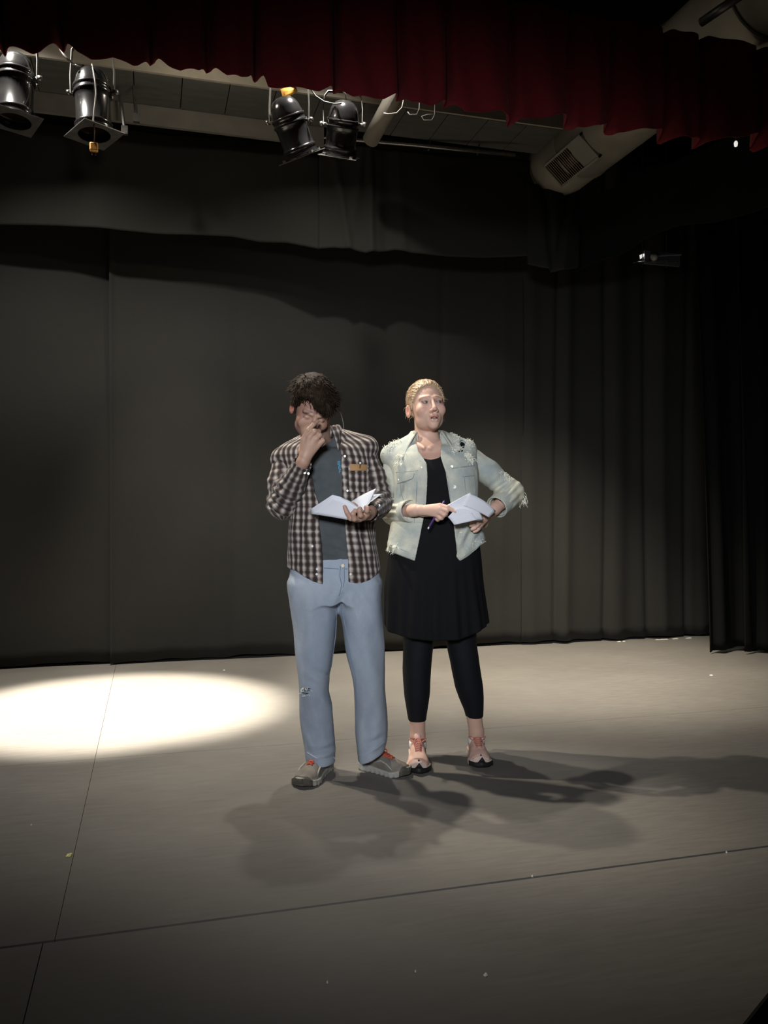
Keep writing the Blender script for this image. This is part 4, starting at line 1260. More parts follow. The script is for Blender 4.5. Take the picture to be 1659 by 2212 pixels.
# collar
def collar(fig, c, R0, pts_out, m, parent, uvs=True, z_top=.035, side_y=.0, t=.004, gap=48, tiltx=0.0):
    """stand around the neck that folds out to a leaf; pts_out(a) -> (radius, z) of the leaf edge"""
    V = []; n = 48; Fc = []; uvl = []
    for i in range(n + 1):
        a = math.radians(gap) + (2 * PI - 2 * math.radians(gap)) * i / n      # 0 = front
        sx, sy = math.sin(a), -math.cos(a)
        ro, zo = pts_out(math.degrees(a), i / n)
        rows = [(R0, -.012), (R0 + .001, z_top * .6), (R0 + .004, z_top), (R0 + .010, z_top * .95), ((R0 + ro) / 2 + .006, (z_top + zo) / 2 + .006), (ro, zo)]
        for j, (r, z) in enumerate(rows):
            dz = .012 * math.cos(a) * -1 + tiltx * sx
            V.append((c[0] + sx * r, c[1] + sy * r * 1.05, c[2] + z + dz)); uvl.append((a * .08 + 1, z * 1.0, 0))
    k = 6
    for i in range(n):
        for j in range(k - 1):
            q = i * k + j; Fc.append((q, q + k, q + k + 1, q + 1))
    o = mesh('collar', V, Fc, m, parent, True, t, recalc=True)
    at = o.data.attributes.new('fab', 'FLOAT_VECTOR', 'POINT'); at.data.foreach_set('vector', np.array(uvl, np.float32).ravel())
    return o
def lf_m(a, u):
    e = min(u, 1 - u) * 2          # 0 at the points, 1 at the back
    return (.098 + .030 * math.exp(-(e / .12) ** 2), -.022 - .050 * math.exp(-(e / .16) ** 2) + .012 * e)
collar(mf, L(694, 942, .02), .069, lf_m, M['plaid'], shirt, z_top=.030, gap=38, tiltx=.018)
# placket edge strips, buttons
bv_s = [bvh_of(shirt)]
def button_at(bvs, px, py, r, m, parent, dy=-.12, name='button', nn=12):
    p = L_(px, py, dy); y = hit(bvs, p[0], p[2], default=dy)
    b = MB(); b.tube([Vector((p[0], y + .002, p[2])), Vector((p[0], y - .004, p[2]))], [r, r * .9], nn)
    return b.build(name, m, parent)
L_ = mf.L
for (px, py) in ((685, 1229), (684, 1240), (674, 1180), (744, 985), (750, 1060), (757, 1240)): button_at(bv_s, px, py, .0055, M['button'], shirt)
bc = [bvh_of(cu_l)]
for (px, py) in ((656.5, 1021), (666, 1023)): button_at(bc, px, py, .0058, M['button'], sl_l, -.24)
bc = [bvh_of(cu_r), bvh_of(sl_r)]
button_at(bc, 819, 1092, .0055, M['button'], sl_r, -.1)
# chest pocket and tan strap with its clip
def strip_uv(o, s=1):
    me = o.data; V = np.empty(len(me.vertices) * 3, np.float32); me.vertices.foreach_get('co', V); V = V.reshape(-1, 3)
    at = me.attributes.new('fab', 'FLOAT_VECTOR', 'POINT'); U = shirt_uv(V.astype(float)); U[:, 0] += .009; U[:, 1] += .008
    at.data.foreach_set('vector', U.astype(np.float32).ravel())
o = patch('pocket', mf, bv_s, [(752, 1008), (796, 1008), (794, 1062), (754, 1062)], M['plaid'], shirt, t=.0025); strip_uv(o)
patch('leather_strap', mf, bv_s, [(755.5, 1002), (792, 1002.5), (792, 1015.5), (756, 1016.5)], M['leather'], shirt, t=.0035, out=.004, nv=3)
b = MB(); p = L(777.5, 1001, -.12); y = hit(bv_s, p[0], p[2], default=-.13)
p2 = L(775.5, 1016, -.12)
b.tube([Vector((p[0], y - .011, p[2])), Vector((p2[0], y - .010, p2[2]))], .0022, 6); b.build('pen_clip', M['black_rubber'], shirt)
b = MB(); b.lathe([(0, -.005), (.004, -.003), (.005, 0), (.004, .003), (0, .005)], 10, Matrix.Translation(Vector((p[0], y - .011, p[2] + .002)))); b.build('clip_knob', M['button'], shirt, True)
# blue letters on the t-shirt, running down beside the shirt edge
bv_t = [bvh_of(tee)]
def letter(ch_, px, py, size, m, parent, rotd, bvs, fig, dy=-.12, name='letter'):
    cu = bpy.data.curves.new('txt', 'FONT'); cu.body = ch_; cu.size = size; cu.extrude = .0006; cu.align_x = 'CENTER'; cu.align_y = 'CENTER'
    ob = bpy.data.objects.new('txt', cu); C.objects.link(ob); bpy.context.view_layer.update()
    me = bpy.data.meshes.new_from_object(ob.evaluated_get(bpy.context.evaluated_depsgraph_get())); bpy.data.objects.remove(ob)
    p = fig.L(px, py, dy); Mr = Matrix.Rotation(math.radians(rotd), 4, 'Y') @ Matrix.Rotation(PI / 2, 4, 'X')
    for v in me.vertices:
        q = Mr @ v.co; x, z = p[0] + q.x, p[2] + q.z; y = hit(bvs, x, z, default=None)
        if y is None: y = dy
        v.co = (x, y - .0012 + q.y, z)
    return link(name, me, m, parent)
for ch_, px, py in (('B', 731, 1000), ('E', 732.5, 1009), ('F', 733.5, 1018)): letter(ch_, px, py, .024, M['blue_print'], tee, 4, bv_t, mf)

# jeans
def legs(tabs, fig, sm=.03):
    return [ZL(fig.rows(t), sm, 2.1) for t in tabs]
jl = legs([[(1250, 622, 728, 0, .115), (1278, 621, 728, 0, .115), (1351, 632, 725, -.005, .103), (1411, 638, 720, -.01, .092), (1453, 644, 711, -.012, .082), (1486, 646, 708, -.015, .078), (1516, 645, 717, 0, .078), (1547, 645, 721, .005, .078), (1592, 651, 723, .005, .076), (1615, 656, 726, .0, .080), (1636, 659, 726, -.005, .084), (1648, 664, 723, -.01, .082)],
           [(1250, 722, 824, 0, .115), (1278, 724, 825, 0, .115), (1320, 732, 827, 0, .11), (1351, 739, 827, -.005, .103), (1411, 748, 828.5, -.01, .092), (1453, 760, 830, -.01, .085), (1490, 765, 831, -.01, .08), (1531, 765.5, 836, .01, .08), (1562, 766, 838, .015, .08), (1592, 768, 837, .015, .08), (1613, 770, 833, .01, .085), (1632, 771, 828, .0, .088), (1645, 772, 812, -.01, .08)]], mf)
seatf = ZL(mf.rows([(1300, 640, 812, 0, .11), (1278, 624, 823, 0, .118), (1250, 624, 822, 0, .122), (1205, 632, 812, 0, .118)]), .02, 2.2)
def jeans_w(P):
    w = .0055 * waves(P, 51, 18, 4, st=(1, 1, .7)) + .0022 * waves(P, 52, 55, 3)
    for (px, py, dx, nx, L1, am, wd_) in ((690, 1462, (1, 0, -.5), (.5, 0, 1), .05, .005, .06), (712, 1520, (1, 0, -1.1), (1.1, 0, 1), .06, .006, .07), (675, 1600, (1, 0, -1.4), (1.4, 0, 1), .06, .006, .08), (700, 1628, (1, 0, .2), (-.2, 0, 1), .05, .006, .045), (810, 1610, (1, 0, .5), (-.5, 0, 1), .05, .006, .05), (785, 1580, (.3, 0, 1), (1, 0, -.3), .08, .005, .08),
                                      (735, 1290, (.7, 0, 1), (1, 0, -.7), .06, .006, .06), (765, 1300, (-.5, 0, 1), (1, 0, .5), .08, .004, .06), (680, 1330, (.15, 0, 1), (1, 0, -.1), .2, .004, .09), (800, 1400, (-.1, 0, 1), (1, 0, .1), .2, .004, .09)):
        w += folds(P, L(px, py, -.08), dx, nx, L1, am, wd_)
    return w
hem_j = [L(0, 1637)[2], L(0, 1620)[2]]
rip_c = L(660, 1494, -.08)
def jeans_f(P):
    a = jl[0](P, hi=False, r=.004); b_ = jl[1](P, hi=False, r=.004)
    ztop = L(0, 1255)[2]
    a = smax(a, P[:, 2] - ztop, .02); b_ = smax(b_, P[:, 2] - ztop, .02)
    kk = np.interp(P[:, 2], [L(0, 1420)[2], L(0, 1320)[2]], [.006, .03])
    d = smin(a, b_, kk); d = smin(d, seatf(P), .03)
    d = d + jeans_w(P)
    # fly and front seam relief
    fx_ = L(738, 1250)[0]; d -= .003 * np.exp(-((P[:, 0] - fx_) / .008) ** 2) * (P[:, 1] < -.05) * (P[:, 2] > L(0, 1275)[2])
    # sagging, slanted hems
    for (i, xc, sl) in ((0, L(690, 1640)[0], -.28), (1, L(800, 1630)[0], .42)):
        pass
    m = P[:, 0] < L(745, 1500)[0]
    hz = np.where(m, L(0, 1646)[2] + .20 * (L(690, 0)[0] - P[:, 0]), L(0, 1634)[2] + .42 * (P[:, 0] - L(800, 0)[0])) + .02 * (P[:, 1] + .02)
    d = smax(d, hz - P[:, 2], .004)
    # hollow trouser ends
    for lz, mm in ((jl[0], m), (jl[1], ~m)):
        inner = np.maximum(lz(P, hi=False, lo=False, pad=-.020), P[:, 2] - hz - .03)
        d = np.where(mm, smax(d, -inner, .003), d)
    # the torn knee
    r1 = np.maximum(np.abs(P[:, 2] - rip_c[2] - .006 - .2 * (P[:, 0] - rip_c[0])) - .0055, np.abs(P[:, 0] - rip_c[0]) - .020)
    r2 = np.maximum(np.abs(P[:, 2] - rip_c[2] + .010 - .1 * (P[:, 0] - rip_c[0])) - .003, np.abs(P[:, 0] - rip_c[0] + .003) - .014)
    rr = np.maximum(np.minimum(r1, r2), P[:, 1] + .05)
    d = smax(d, -np.maximum(rr, -(d + .02)), .002)
    return d
jeans = field_obj('jeans', jeans_f, (-.27, -.18, .0), (.27, .18, 1.02), .0038, M['jeans'], man)
bv_j = [bvh_of(jeans)]
b = MB(); r_ = random.Random(2)
for k in range(26):
    x = rip_c[0] + r_.uniform(-.026, .024); z = rip_c[2] + r_.choice((.014, .0, -.014)) + r_.uniform(-.003, .003)
    y = hit(bv_j, x, z + .008, default=-.09)
    b.tube([Vector((x, y - .001, z)), Vector((x + r_.uniform(-.006, .006), y - .004, z - r_.uniform(.001, .006))), Vector((x + r_.uniform(-.012, .012), y - .003, z - r_.uniform(.003, .008)))], .0011, 4)
b.build('frayed_edge', M['frayed'], jeans)['kind'] = 'stuff'
def seam(parent, bvs, pts, r, m, fig, dy=-.1, name='seam', n=14, out=.0):
    P_ = [fig.L(x, y, dy) for x, y in pts]; V = []
    for k in range(n + 1):
        s = k / n * (len(P_) - 1); i = min(int(s), len(P_) - 2); p = P_[i] + (P_[i + 1] - P_[i]) * (s - i)
        y = hit(bvs, p[0], p[2]); V.append([p[0], y, p[2]])
    ys = [v[1] for v in V if v[1] is not None]; my = np.median(ys) if ys else dy
    for v in V:
        if v[1] is None or abs(v[1] - my) > .06: v[1] = my
    b = MB(); b.tube([Vector((v[0], v[1] - out, v[2])) for v in V], r, 5); return b.build(name, m, parent)
M['hem_j'] = mat('pale_denim_hem', (.42, .47, .54), .9)
M['seam_j'] = mat('darker_denim_seam', (.20, .25, .33), .9)
for pts in ([(735, 1222), (734, 1245), (738, 1262), (733, 1285)], [(743, 1218), (744, 1250), (741, 1268)], [(700, 1226), (732, 1228)], [(744, 1228), (752, 1228)], [(731, 1285), (742, 1345), (757, 1420), (768, 1470), (770, 1540)], [(726, 1300), (722, 1380), (712, 1450)]):
    seam(jeans, bv_j, pts, .0022, M['seam_j'], mf)
for pts in ([(661, 1633), (680, 1640), (705, 1646), (722, 1645)], [(774, 1640), (800, 1628), (830, 1612)]): seam(jeans, bv_j, pts, .0018, M['hem_j'], mf)
button_at(bv_j, 740, 1222, .008, M['metal_button'], jeans)

# shoes
def fxy(fig, px, py, z=0.0):
    D = F * (H - z) / (py - 1095); return ((px - 829) / F * D - fig.X, D - fig.D)
t1 = fxy(mf, 646, 1706); h1 = fxy(mf, 704, 1645)
sh1 = shoe(mf, man, t1, (L(702, 0)[0], .095), .112, .098, (M['grey_shoe'], M['sole'], M['lace_r'], M['toecap']), 'red')
t2 = fxy(mf, 884, 1680); 
sh2 = shoe(mf, man, t2, (L(779, 0)[0], .085), .108, .098, (M['grey_shoe'], M['sole'], M['lace_r'], M['toecap']), 'red')

# hair of the man
def mhair_f(P):
    q = toh(P)
    d = head_field(q, hair=True) * hs
    th = .012 + .020 * np.clip((q[:, 2] - .02) / .09, 0, 1) + .006 * np.clip(-q[:, 1] / .1, 0, 1) * (q[:, 2] > .05)
    th += .004 * waves(q, 61, 70, 5) + .003 * waves(q, 62, 140, 4)
    th += .007 * np.clip(-q[:, 0] / .05, -1.3, 1.3)
    line = .052 - .62 * (q[:, 1] + .085)                       # hairline from brow to nape
    line = np.where(q[:, 1] < -.04, line + .038 * np.clip(-q[:, 0] / .05, -.4, 1.0) , line)
    cut = line - q[:, 2]
    d = smax(d - th, cut, .012)
    # sideburns
    for s in (-1, 1): d = smin(d, ell(q, (s * .071, -.008, .0), (.008, .014, .030)), .006)
    return d
hlo = hc - .17; hhi = hc + .17
mh = field_obj('hair', mhair_f, hlo, hhi, .003, M['hair_m'], man)
me = mh.data; rr_ = random.Random(8); roots = []
vs_ = [(v.co.copy(), v.normal.copy()) for v in me.vertices]
HM = Matrix(HR.tolist()); HMi = HM.inverted()
def comb(q):
    """direction of growth in the head's frame: swept from the crown forward and to picture right"""
    if q.z > .02 and q.y < .03: return Vector((.45 + q.x * 3, -.8, -.15 - max(0, -q.y - .03) * 9))
    return Vector((q.x * 6, .15, -1))
for k in range(2600):
    p, n_ = rr_.choice(vs_); q = HMi @ (p - Vector(hc))
    if q.z < -.02 and rr_.random() < .6: continue
    dq = comb(q); jit = Vector((rr_.gauss(0, .35), rr_.gauss(0, .35), rr_.gauss(0, .25)))
    d0 = (HM @ (dq.normalized() + jit)); lift_ = rr_.uniform(.10, .75) * (1 if q.z > .03 else .5)
    Lh = rr_.uniform(.018, .042) * (1.1 if q.z > .05 else .7)
    if q.y < -.055 and q.z < .09: Lh *= .8
    if q.x < -.005 and q.y < -.045: Lh *= .5
    if abs(q.x) > .055 and q.z < .045: Lh *= .4; lift_ *= .3
    def df(t, d0=d0, n_=n_, l=lift_): return d0 * 1.0 + n_ * (l * (1 - 1.6 * t))
    roots.append((p - n_ * .003, df, Lh, rr_.uniform(.0010, .0022)))
# the forelock falling over the brow toward picture right
for k in range(420):
    u = rr_.random(); q0 = Vector((-.035 + .068 * u + rr_.gauss(0, .006), -.085 - rr_.uniform(0, .02), .088 - .012 * u + rr_.uniform(-.012, .012)))
    p = Vector(hc) + HM @ q0
    def df(t, u=u, j=rr_.gauss(0, .12)): return HM @ Vector((.55 + j - .3 * t, -.45 + .55 * t, -.35 - 1.0 * t))
    roots.append((p, df, rr_.uniform(.036, .056) * (.75 + .25 * u), rr_.uniform(.0014, .0026)))
hair_strands('hair_locks', roots, M['hair_m'], mh)
# thin headset wire by the ear
b = MB(); b.tube([Vector(L(x, y, dy)) for x, y, dy in ((722, 876, -.01), (728, 881, -.01), (734, 889, -.0), (738, 900, .0), (741, 914, .01), (742, 926, .02))], .0016, 6); b.build('ear_cord', M['cable_pale'], man)
# closed eyes are part of the body; lashes
# script booklet held by the man
M['paper2'] = M['paper']
bk = empty('script_booklet', W(mf.X, mf.D) , -TH, 'open white script booklet held by the man in plaid', 'booklet')
Lm = L(755, 1100, -.28)
bk.location = W(mf.X + Lm[0], mf.D + Lm[1], Lm[2])
def bez(a, b_, c_, n): return [a * (1 - t) ** 2 + b_ * 2 * t * (1 - t) + c_ * t * t for t in np.linspace(0, 1, n)]
def page(fig, e1, e2, m, parent, org, name='page', n=12, k=6, th=.0006, bow=None):
    """ruled sheet between two pixel polylines (px,py,dy), each given by three control points"""
    A = bez(*[fig.L(*p) for p in e1], n); B_ = bez(*[fig.L(*p) for p in e2], n); V = []; Fc = []
    for a, b_ in zip(A, B_):
        for j in range(k + 1): V.append(tuple(a + (b_ - a) * j / k - org))
    for i in range(n - 1):
        for j in range(k): q = i * (k + 1) + j; Fc.append((q, q + k + 1, q + k + 2, q + 1))
    return mesh(name, V, Fc, m, parent, True, th)
# left leaves: edge from spine bottom to left tip / from spine top
for k, (a, dy) in enumerate(((0, 0), (1.5, .006), (3, .011), (4.5, .016))):
    page(mf, [(750, 1123 - a * .3, -.262 + dy), (715, 1116 - a, -.262 + dy), (670 - a * .6, 1110 - a * 1.8, -.225 + dy)],
         [(771, 1103 - a * .4, -.285 + dy), (755, 1080 - a, -.290 + dy), (721 - a * .8, 1074 - a * 1.1, -.285 + dy)], M['paper'], bk, Lm)
# right leaves, raised into the light
for k, (x1, y1, x2, y2) in enumerate(((812, 1055, 797, 1089), (826, 1067, 800, 1084), (806, 1058, 785, 1093), (800, 1060, 790, 1080))):
    page(mf, [(758 + k, 1083 + k, -.225 + .006 * k), (785, 1066 + k * 2, -.205 + .006 * k), (x1, y1, -.175 + .006 * k)],
         [(782 + k, 1106 - k, -.29 + .006 * k), (790, 1096, -.28 + .006 * k), (x2, y2, -.245 + .006 * k)], M['paper'], bk, Lm)
page(mf, [(758, 1084, -.268), (750, 1078, -.272), (736, 1076, -.28)], [(785, 1106, -.30), (775, 1104, -.298), (768, 1102, -.292)], M['paper'], bk, Lm)
# ============================================================ THE WOMAN
wf = Fig(948, 3.80)
wom = empty('person', W(wf.X, wf.D), -TH, 'blonde woman in a torn pale denim jacket over a black dress', 'person')
L = wf.L; L_ = wf.L
whc = L(921, 880, .0); WR = rot(14, -8, -3)
def tow(P): return head_q(P, whc, WR, 1.03)
wsl, wsr = L(846, 985, .02), L(1004, 975, .03)
wel, wwl = L(852, 1108, .03), L(897, 1102, -.155)
wer, wwr = L(1106, 1066, .09), L(1064, 1103, -.03)
def whand_l(P):
    w_ = wwl
    k = wf.Ls((950, 1092, -.205), (951, 1099, -.215), (948, 1106, -.213), (942, 1112, -.203))
    d = None
    for q, r in zip(k, (.0115, .012, .0115, .0105)):
        e = cap(P, w_ + (q - w_) * .15, q, .016, r); d = e if d is None else smin(d, e, .012)
    fs = [
        ([k[0], L(966, 1096, -.224), L(982, 1105, -.226), L(994, 1112, -.222)], (.0105, .0098, .009, .0075)),
        ([k[1], L(965, 1103, -.228), L(962, 1112, -.212), L(954, 1112, -.198)], (.0108, .010, .0092, .008)),
        ([k[2], L(959, 1112, -.224), L(954, 1119, -.208), L(947, 1116, -.196)], (.0105, .0098, .009, .008)),
        ([k[3], L(950, 1119, -.210), L(945, 1123, -.196), L(939, 1118, -.186)], (.0096, .009, .0082, .0075)),
        ([L(912, 1110, -.155), L(932, 1111, -.172), L(950, 1106, -.184), L(966, 1104, -.190)], (.0135, .012, .0105, .009)),
    ]
    for pts, r in fs: d = smin(d, chain(P, pts, r, .003), .004)
    return d
def whand_r(P):
    w_ = wwr
    k = wf.Ls((1046, 1112, -.085), (1041, 1120, -.092), (1038, 1127, -.090), (1038, 1134, -.082))
    d = None
    for q, r in zip(k, (.0115, .012, .0115, .0105)):
        e = cap(P, w_ + (q - w_) * .15, q, .016, r); d = e if d is None else smin(d, e, .012)
    fs = [
        ([k[0], L(1032, 1118, -.118), L(1024, 1124, -.128), L(1017, 1128, -.130)], (.0105, .0098, .009, .0075)),
        ([k[1], L(1030, 1127, -.120), L(1023, 1132, -.128), L(1016, 1135, -.130)], (.0108, .010, .0092, .008)),
        ([k[2], L(1030, 1135, -.117), L(1025, 1140, -.124), L(1019, 1143, -.125)], (.0105, .0098, .009, .008)),
        ([k[3], L(1033, 1142, -.105), L(1029, 1146, -.110), L(1024, 1148, -.112)], (.0096, .009, .0082, .0075)),
        ([L(1056, 1112, -.03), L(1052, 1124, -.01), L(1048, 1134, .01), L(1044, 1140, .02)], (.0135, .012, .0105, .009)),
    ]
    for pts, r in fs: d = smin(d, chain(P, pts, r, .003), .004)
    return d
wnb = L(925, 955, .025)
hip_wl, hip_wr = L(905, 1260), L(992, 1260)
kn_wl, kn_wr = L(899, 1425, .0), L(1004, 1420, .0)
ak_wl, ak_wr = L(902, 1590, .03), L(1029, 1580, .05)
def w_body(P):
    d = cap(P, L(945, 1180), L(932, 1020, .015), .085, .085)
    d = smin(d, cap(P, wsl + (wsr - wsl) * .12, wsr - (wsr - wsl) * .12, .034), .03)
    # neck, collar bones, upper chest
    d = smin(d, cap(P, wnb + np.array([0, .0, -.045]), whc + np.array([-.005, .028, -.045]), .060, .051), .022)
    d = smin(d, ell(P, L(926, 975, -.0), (.095, .075, .055)), .03)
    for s, px in ((-1, 896), (1, 952)):
        d = smin(d, cap(P, L(922 + s * 7, 968, -.075), L(px, 955, -.03), .007, .008), .012)
    d = smin(d, cap(P, hip_wl, kn_wl, .075, .052), .04); d = smin(d, cap(P, kn_wl, ak_wl, .046, .034), .02)
    d = smin(d, cap(P, hip_wr, kn_wr, .075, .052), .04); d = smin(d, cap(P, kn_wr, ak_wr, .046, .034), .02)
    for a in (ak_wl, ak_wr): d = smin(d, cap(P, a, a + np.array([0, .01, -.085]), .034, .036), .01)
    d = smin(d, chain(P, [wsl, wel, wwl], [.032, .034, .0265], .01), .03)
    d = smin(d, chain(P, [wsr, wer, wwr], [.034, .034, .0265], .01), .03)
    d = smin(d, local_field(P, [whc], .19, lambda p: head_field(tow(p), True, .006) * 1.03), .012)
    d = np.minimum(d, local_field(P, [L(945, 1104, -.2)], .11, whand_l))
    d = np.minimum(d, local_field(P, [L(1040, 1124, -.09)], .11, whand_r))
    d = smin(d, cap(P, wwl - (wwl - wel) * .1, wwl + (L(948, 1100, -.21) - wwl) * .2, .0255, .021), .012)
    d = smin(d, cap(P, wwr - (wwr - wer) * .1, wwr + (L(1041, 1120, -.09) - wwr) * .2, .0255, .021), .012)
    return d
def w_tint(V):
    base = np.array((.60, .385, .30)); c = np.tile(base, (len(V), 1)); m = nrm(V - whc) < .16
    c[m] = face_tint(tow(V[m]), base, True)
    g = np.exp(-(((V - L(926, 985, -.07)) / np.array((.09, .06, .04))) ** 2).sum(1))[:, None] * .4
    return c * (1 - g) + np.array((.60, .30, .23)) * g
wbody = field_obj('body', w_body, (-.42, -.35, 0), (.45, .28, 1.78), .0028, M['skin_w'], wom, col=w_tint, margin=2.2)
# eyes and teeth
WM = Matrix(WR.tolist())
for s in (-1, 1):
    cpos = Vector(whc) + WM @ (Vector((s * .031, -.0765, .0008)) * 1.03)
    b = MB(); b.lathe([(.0125 * math.sin(a), -.0125 * math.cos(a)) for a in np.linspace(0.01, PI - .01, 14)], 20)
    look = (WM @ Vector((.38, -1, .10))).normalized(); Q = look.to_track_quat('Z', 'Y').to_matrix().to_4x4()
    e_ = b.build('eye', M['eye'], wom, True); e_.location = cpos; e_.rotation_euler = Q.to_euler()
    b = MB(); b.lathe([(.0, .01285), (.0025, .0127), (.0060, .01125), (.0062, .0108)], 18); b.build('iris', M['iris'], e_, True)
b = MB(); V = []
for k in range(7):
    a = -.010 + .02 * k / 6; b.tube([Vector((a, -.0885 + a * a * 20, -.0672)), Vector((a, -.0885 + a * a * 20, -.0722))], .0019, 6)
for i, v in enumerate(b.V): b.V[i] = tuple(Vector(whc) + WM @ (Vector(v) * 1.03))
b.build('teeth', M['teeth'], wom, True)

# jacket
j_rows = wf.rows([(1215, 838, 1044, .0, .138), (1180, 838, 1046, 0, .138), (1150, 840, 1040, 0, .130), (1120, 845, 1034, 0, .124), (1080, 850, 1030, 0, .122), (1030, 848, 1031, -.012, .133), (1000, 842, 1030, -.005, .124), (975, 842, 1020, .01, .105), (960, 855, 1006, .02, .088)])
j_zl = ZL(j_rows, .02, 2.15)
def j_torso(P):
    d = j_zl(P, hi=False, lo=False); d = smax(d, P[:, 2] - L(0, 964)[2], .03)
    d = smin(d, chain(P, [L(925, 950, .025), wsl], [.060, .050]), .035)
    d = smin(d, chain(P, [L(925, 950, .025), wsr], [.060, .054]), .035)
    return d
# black dress
d_rows = wf.rows([(1378, 833, 1058, .0, .175), (1340, 832, 1055, 0, .17), (1261, 831, 1044, 0, .15), (1193, 838, 1038, 0, .132), (1130, 852, 1026, 0, .112), (1080, 860, 1022, 0, .108), (1030, 858, 1022, -.01, .118), (1000, 858, 1014, 0, .105), (985, 862, 1005, .01, .09)])
d_zl = ZL(d_rows, .03, 2.1)
hem_d = wf.xz([(828, 1352), (838, 1367), (870, 1374), (930, 1380), (990, 1378), (1028, 1366), (1057, 1353)], -.1)
def dress_f(P):
    d = d_zl(P, hi=False, lo=False)
    th = np.arctan2(P[:, 0], -P[:, 1])
    lowr = np.clip((L(0, 1190)[2] - P[:, 2]) / .35, 0, 1)
    d += lowr * (.010 * np.sin(th * 11 + 1.2 * np.sin(th * 3)) + .006 * np.sin(th * 23 + 2)) * (1 - .75 * np.exp(-(th / .9) ** 2)) + .002 * waves(P, 71, 25)
    d = smax(d, hem_d(P[:, 0]) - P[:, 2], .003)
    inn = np.maximum(d + .012, P[:, 2] - hem_d(P[:, 0]) - .05); 
    nz = L(0, 995)[2] + ((P[:, 0] - L(927, 0)[0]) / .5) ** 2 * 1.6 + np.clip(P[:, 1] + .04, 0, 1) * .9
    d = smax(d, P[:, 2] - nz, .004)
    d = np.maximum(d, np.where(P[:, 2] > 1.2, j_torso(P) + .011, -1))
    d = smax(d, -inn, .003)
    return d
dress = field_obj('dress', dress_f, (-.33, -.26, .45), (.33, .26, 1.46), .0042, M['blk_dress'], wom)
bvd = [bvh_of(dress)]
# leggings
wl = legs([[(1360, 868, 940, 0, .080), (1381, 871, 937, 0, .075), (1453, 869, 930, .01, .068), (1501, 872, 928.5, .02, .066), (1530, 877, 924, .025, .058), (1556, 882, 919, .03, .048)],
           [(1360, 960, 1030, 0, .080), (1381, 962, 1028, 0, .075), (1453, 976.5, 1038.5, .015, .068), (1489, 983, 1044, .03, .066), (1520, 996, 1044.5, .04, .058), (1548, 1008, 1043.5, .05, .048)]], wf)
def legg_f(P):
    return np.minimum(wl[0](P), wl[1](P)) + .0012 * waves(P, 81, 50)
field_obj('leggings', legg_f, (-.25, -.14, .15), (.25, .16, .62), .004, M['leggings'], wom)

jxL = wf.zx([(950, 900), (975, 905), (990, 915), (1001, 921.5), (1030, 923), (1082, 921), (1125, 914), (1165, 906), (1211, 896)], -.13)
jxR = wf.zx([(950, 955), (987, 952), (1005, 957), (1030, 965.5), (1082, 973.5), (1136, 980), (1193, 987), (1202, 985), (1213, 992)], -.13)
jhem = wf.xz([(832, 1188), (845, 1194), (870, 1203), (896, 1212), (985, 1204), (993, 1212), (1010, 1203), (1030, 1188), (1045, 1172), (1056, 1166)], -.12)
tear_c = L(1001, 957, -.045)
def jacket_f(P):
    d = j_torso(P) + .0028 * waves(P, 91, 30, 4) + .0016 * waves(P, 92, 70, 4)
    d += folds(P, L(860, 1060, -.1), (.2, 0, 1), (1, 0, -.2), .1, .005, .05) + folds(P, L(1010, 1150, -.1), (.6, 0, 1), (1, 0, -.6), .09, .007, .045)
    # flare of the jacket tail at picture right
    g = np.exp(-(((P - L(1040, 1175, -.05)) / np.array((.035, .10, .035))) ** 2).sum(1)); d -= .016 * g
    band = np.exp(-((P[:, 2] - jhem(P[:, 0]) - .022) / .020) ** 4); d -= .0025 * band
    s = np.abs(d + .002) - .0042
    front = np.maximum(np.maximum(jxL(P[:, 2]) - P[:, 0], P[:, 0] - jxR(P[:, 2])), P[:, 1])
    s = smax(s, -front, .002)
    s = smax(s, jhem(P[:, 0]) - P[:, 2], .002)
    s = smax(s, -np.maximum(neck_cyl(P, .072, wnb), L(0, 985)[2] - P[:, 2]), .003)
    tear = ell(P, tear_c, (.017, .05, .021)) + .004 * waves(P, 5, 160)
    tear2 = ell(P, L(994, 974, -.07), (.014, .05, .006)) + .003 * waves(P, 6, 200)
    s = smax(s, -np.minimum(tear, tear2), .0015)
    return s
jacket = field_obj('denim_jacket', jacket_f, (-.34, -.24, .84), (.34, .24, 1.52), .0036, M['jacket'], wom)
wcl = wwl + (wel - wwl) * .26
def jw_l(P):
    w = .0035 * waves(P, 101, 40, 4) + .0015 * waves(P, 102, 90, 3)
    w += folds(P, wel + np.array([0, -.05, .04]), (1, 0, .1), (0, 0, 1), .08, .006, .032)
    return w
wcr = wwr + (wer - wwr) * .24
def jw_r(P):
    w = .003 * waves(P, 103, 38, 4) + .0015 * waves(P, 104, 90, 3)
    w += folds(P, wer + np.array([-.04, -.04, .0]), (1, 0, .9), (-.9, 0, 1), .08, .006, .032)
    return w
s1 = sleeve('sleeve', [wsl + (wsr - wsl) * .05, wsl + (wel - wsl) * .5, wel, wel + (wcl - wel) * .5, wcl], [.052, .050, .052, .048, .046], .046, 1, jacket, M['jacket'], jw_l, None)
s2 = sleeve('sleeve', [wsr + (wsl - wsr) * .05, wsr + (wer - wsr) * .5, wer, wer + (wcr - wer) * .5, wcr], [.054, .052, .053, .050, .047], .047, 2, jacket, M['jacket'], jw_r, None, cut=lambda P, d: smax(d, -(ell(P, tear_c, (.017, .05, .021)) + .004 * waves(P, 5, 160)), .0015))
cuff(s1, wcl + (wel - wcl) * .25, wcl + (wwl - wcl) * .20, .054, .050, M['jacket'], None)
cuff(s2, wcr + (wer - wcr) * .55, wcr + (wwr - wcr) * .25, .056, .052, M['jacket'], None)
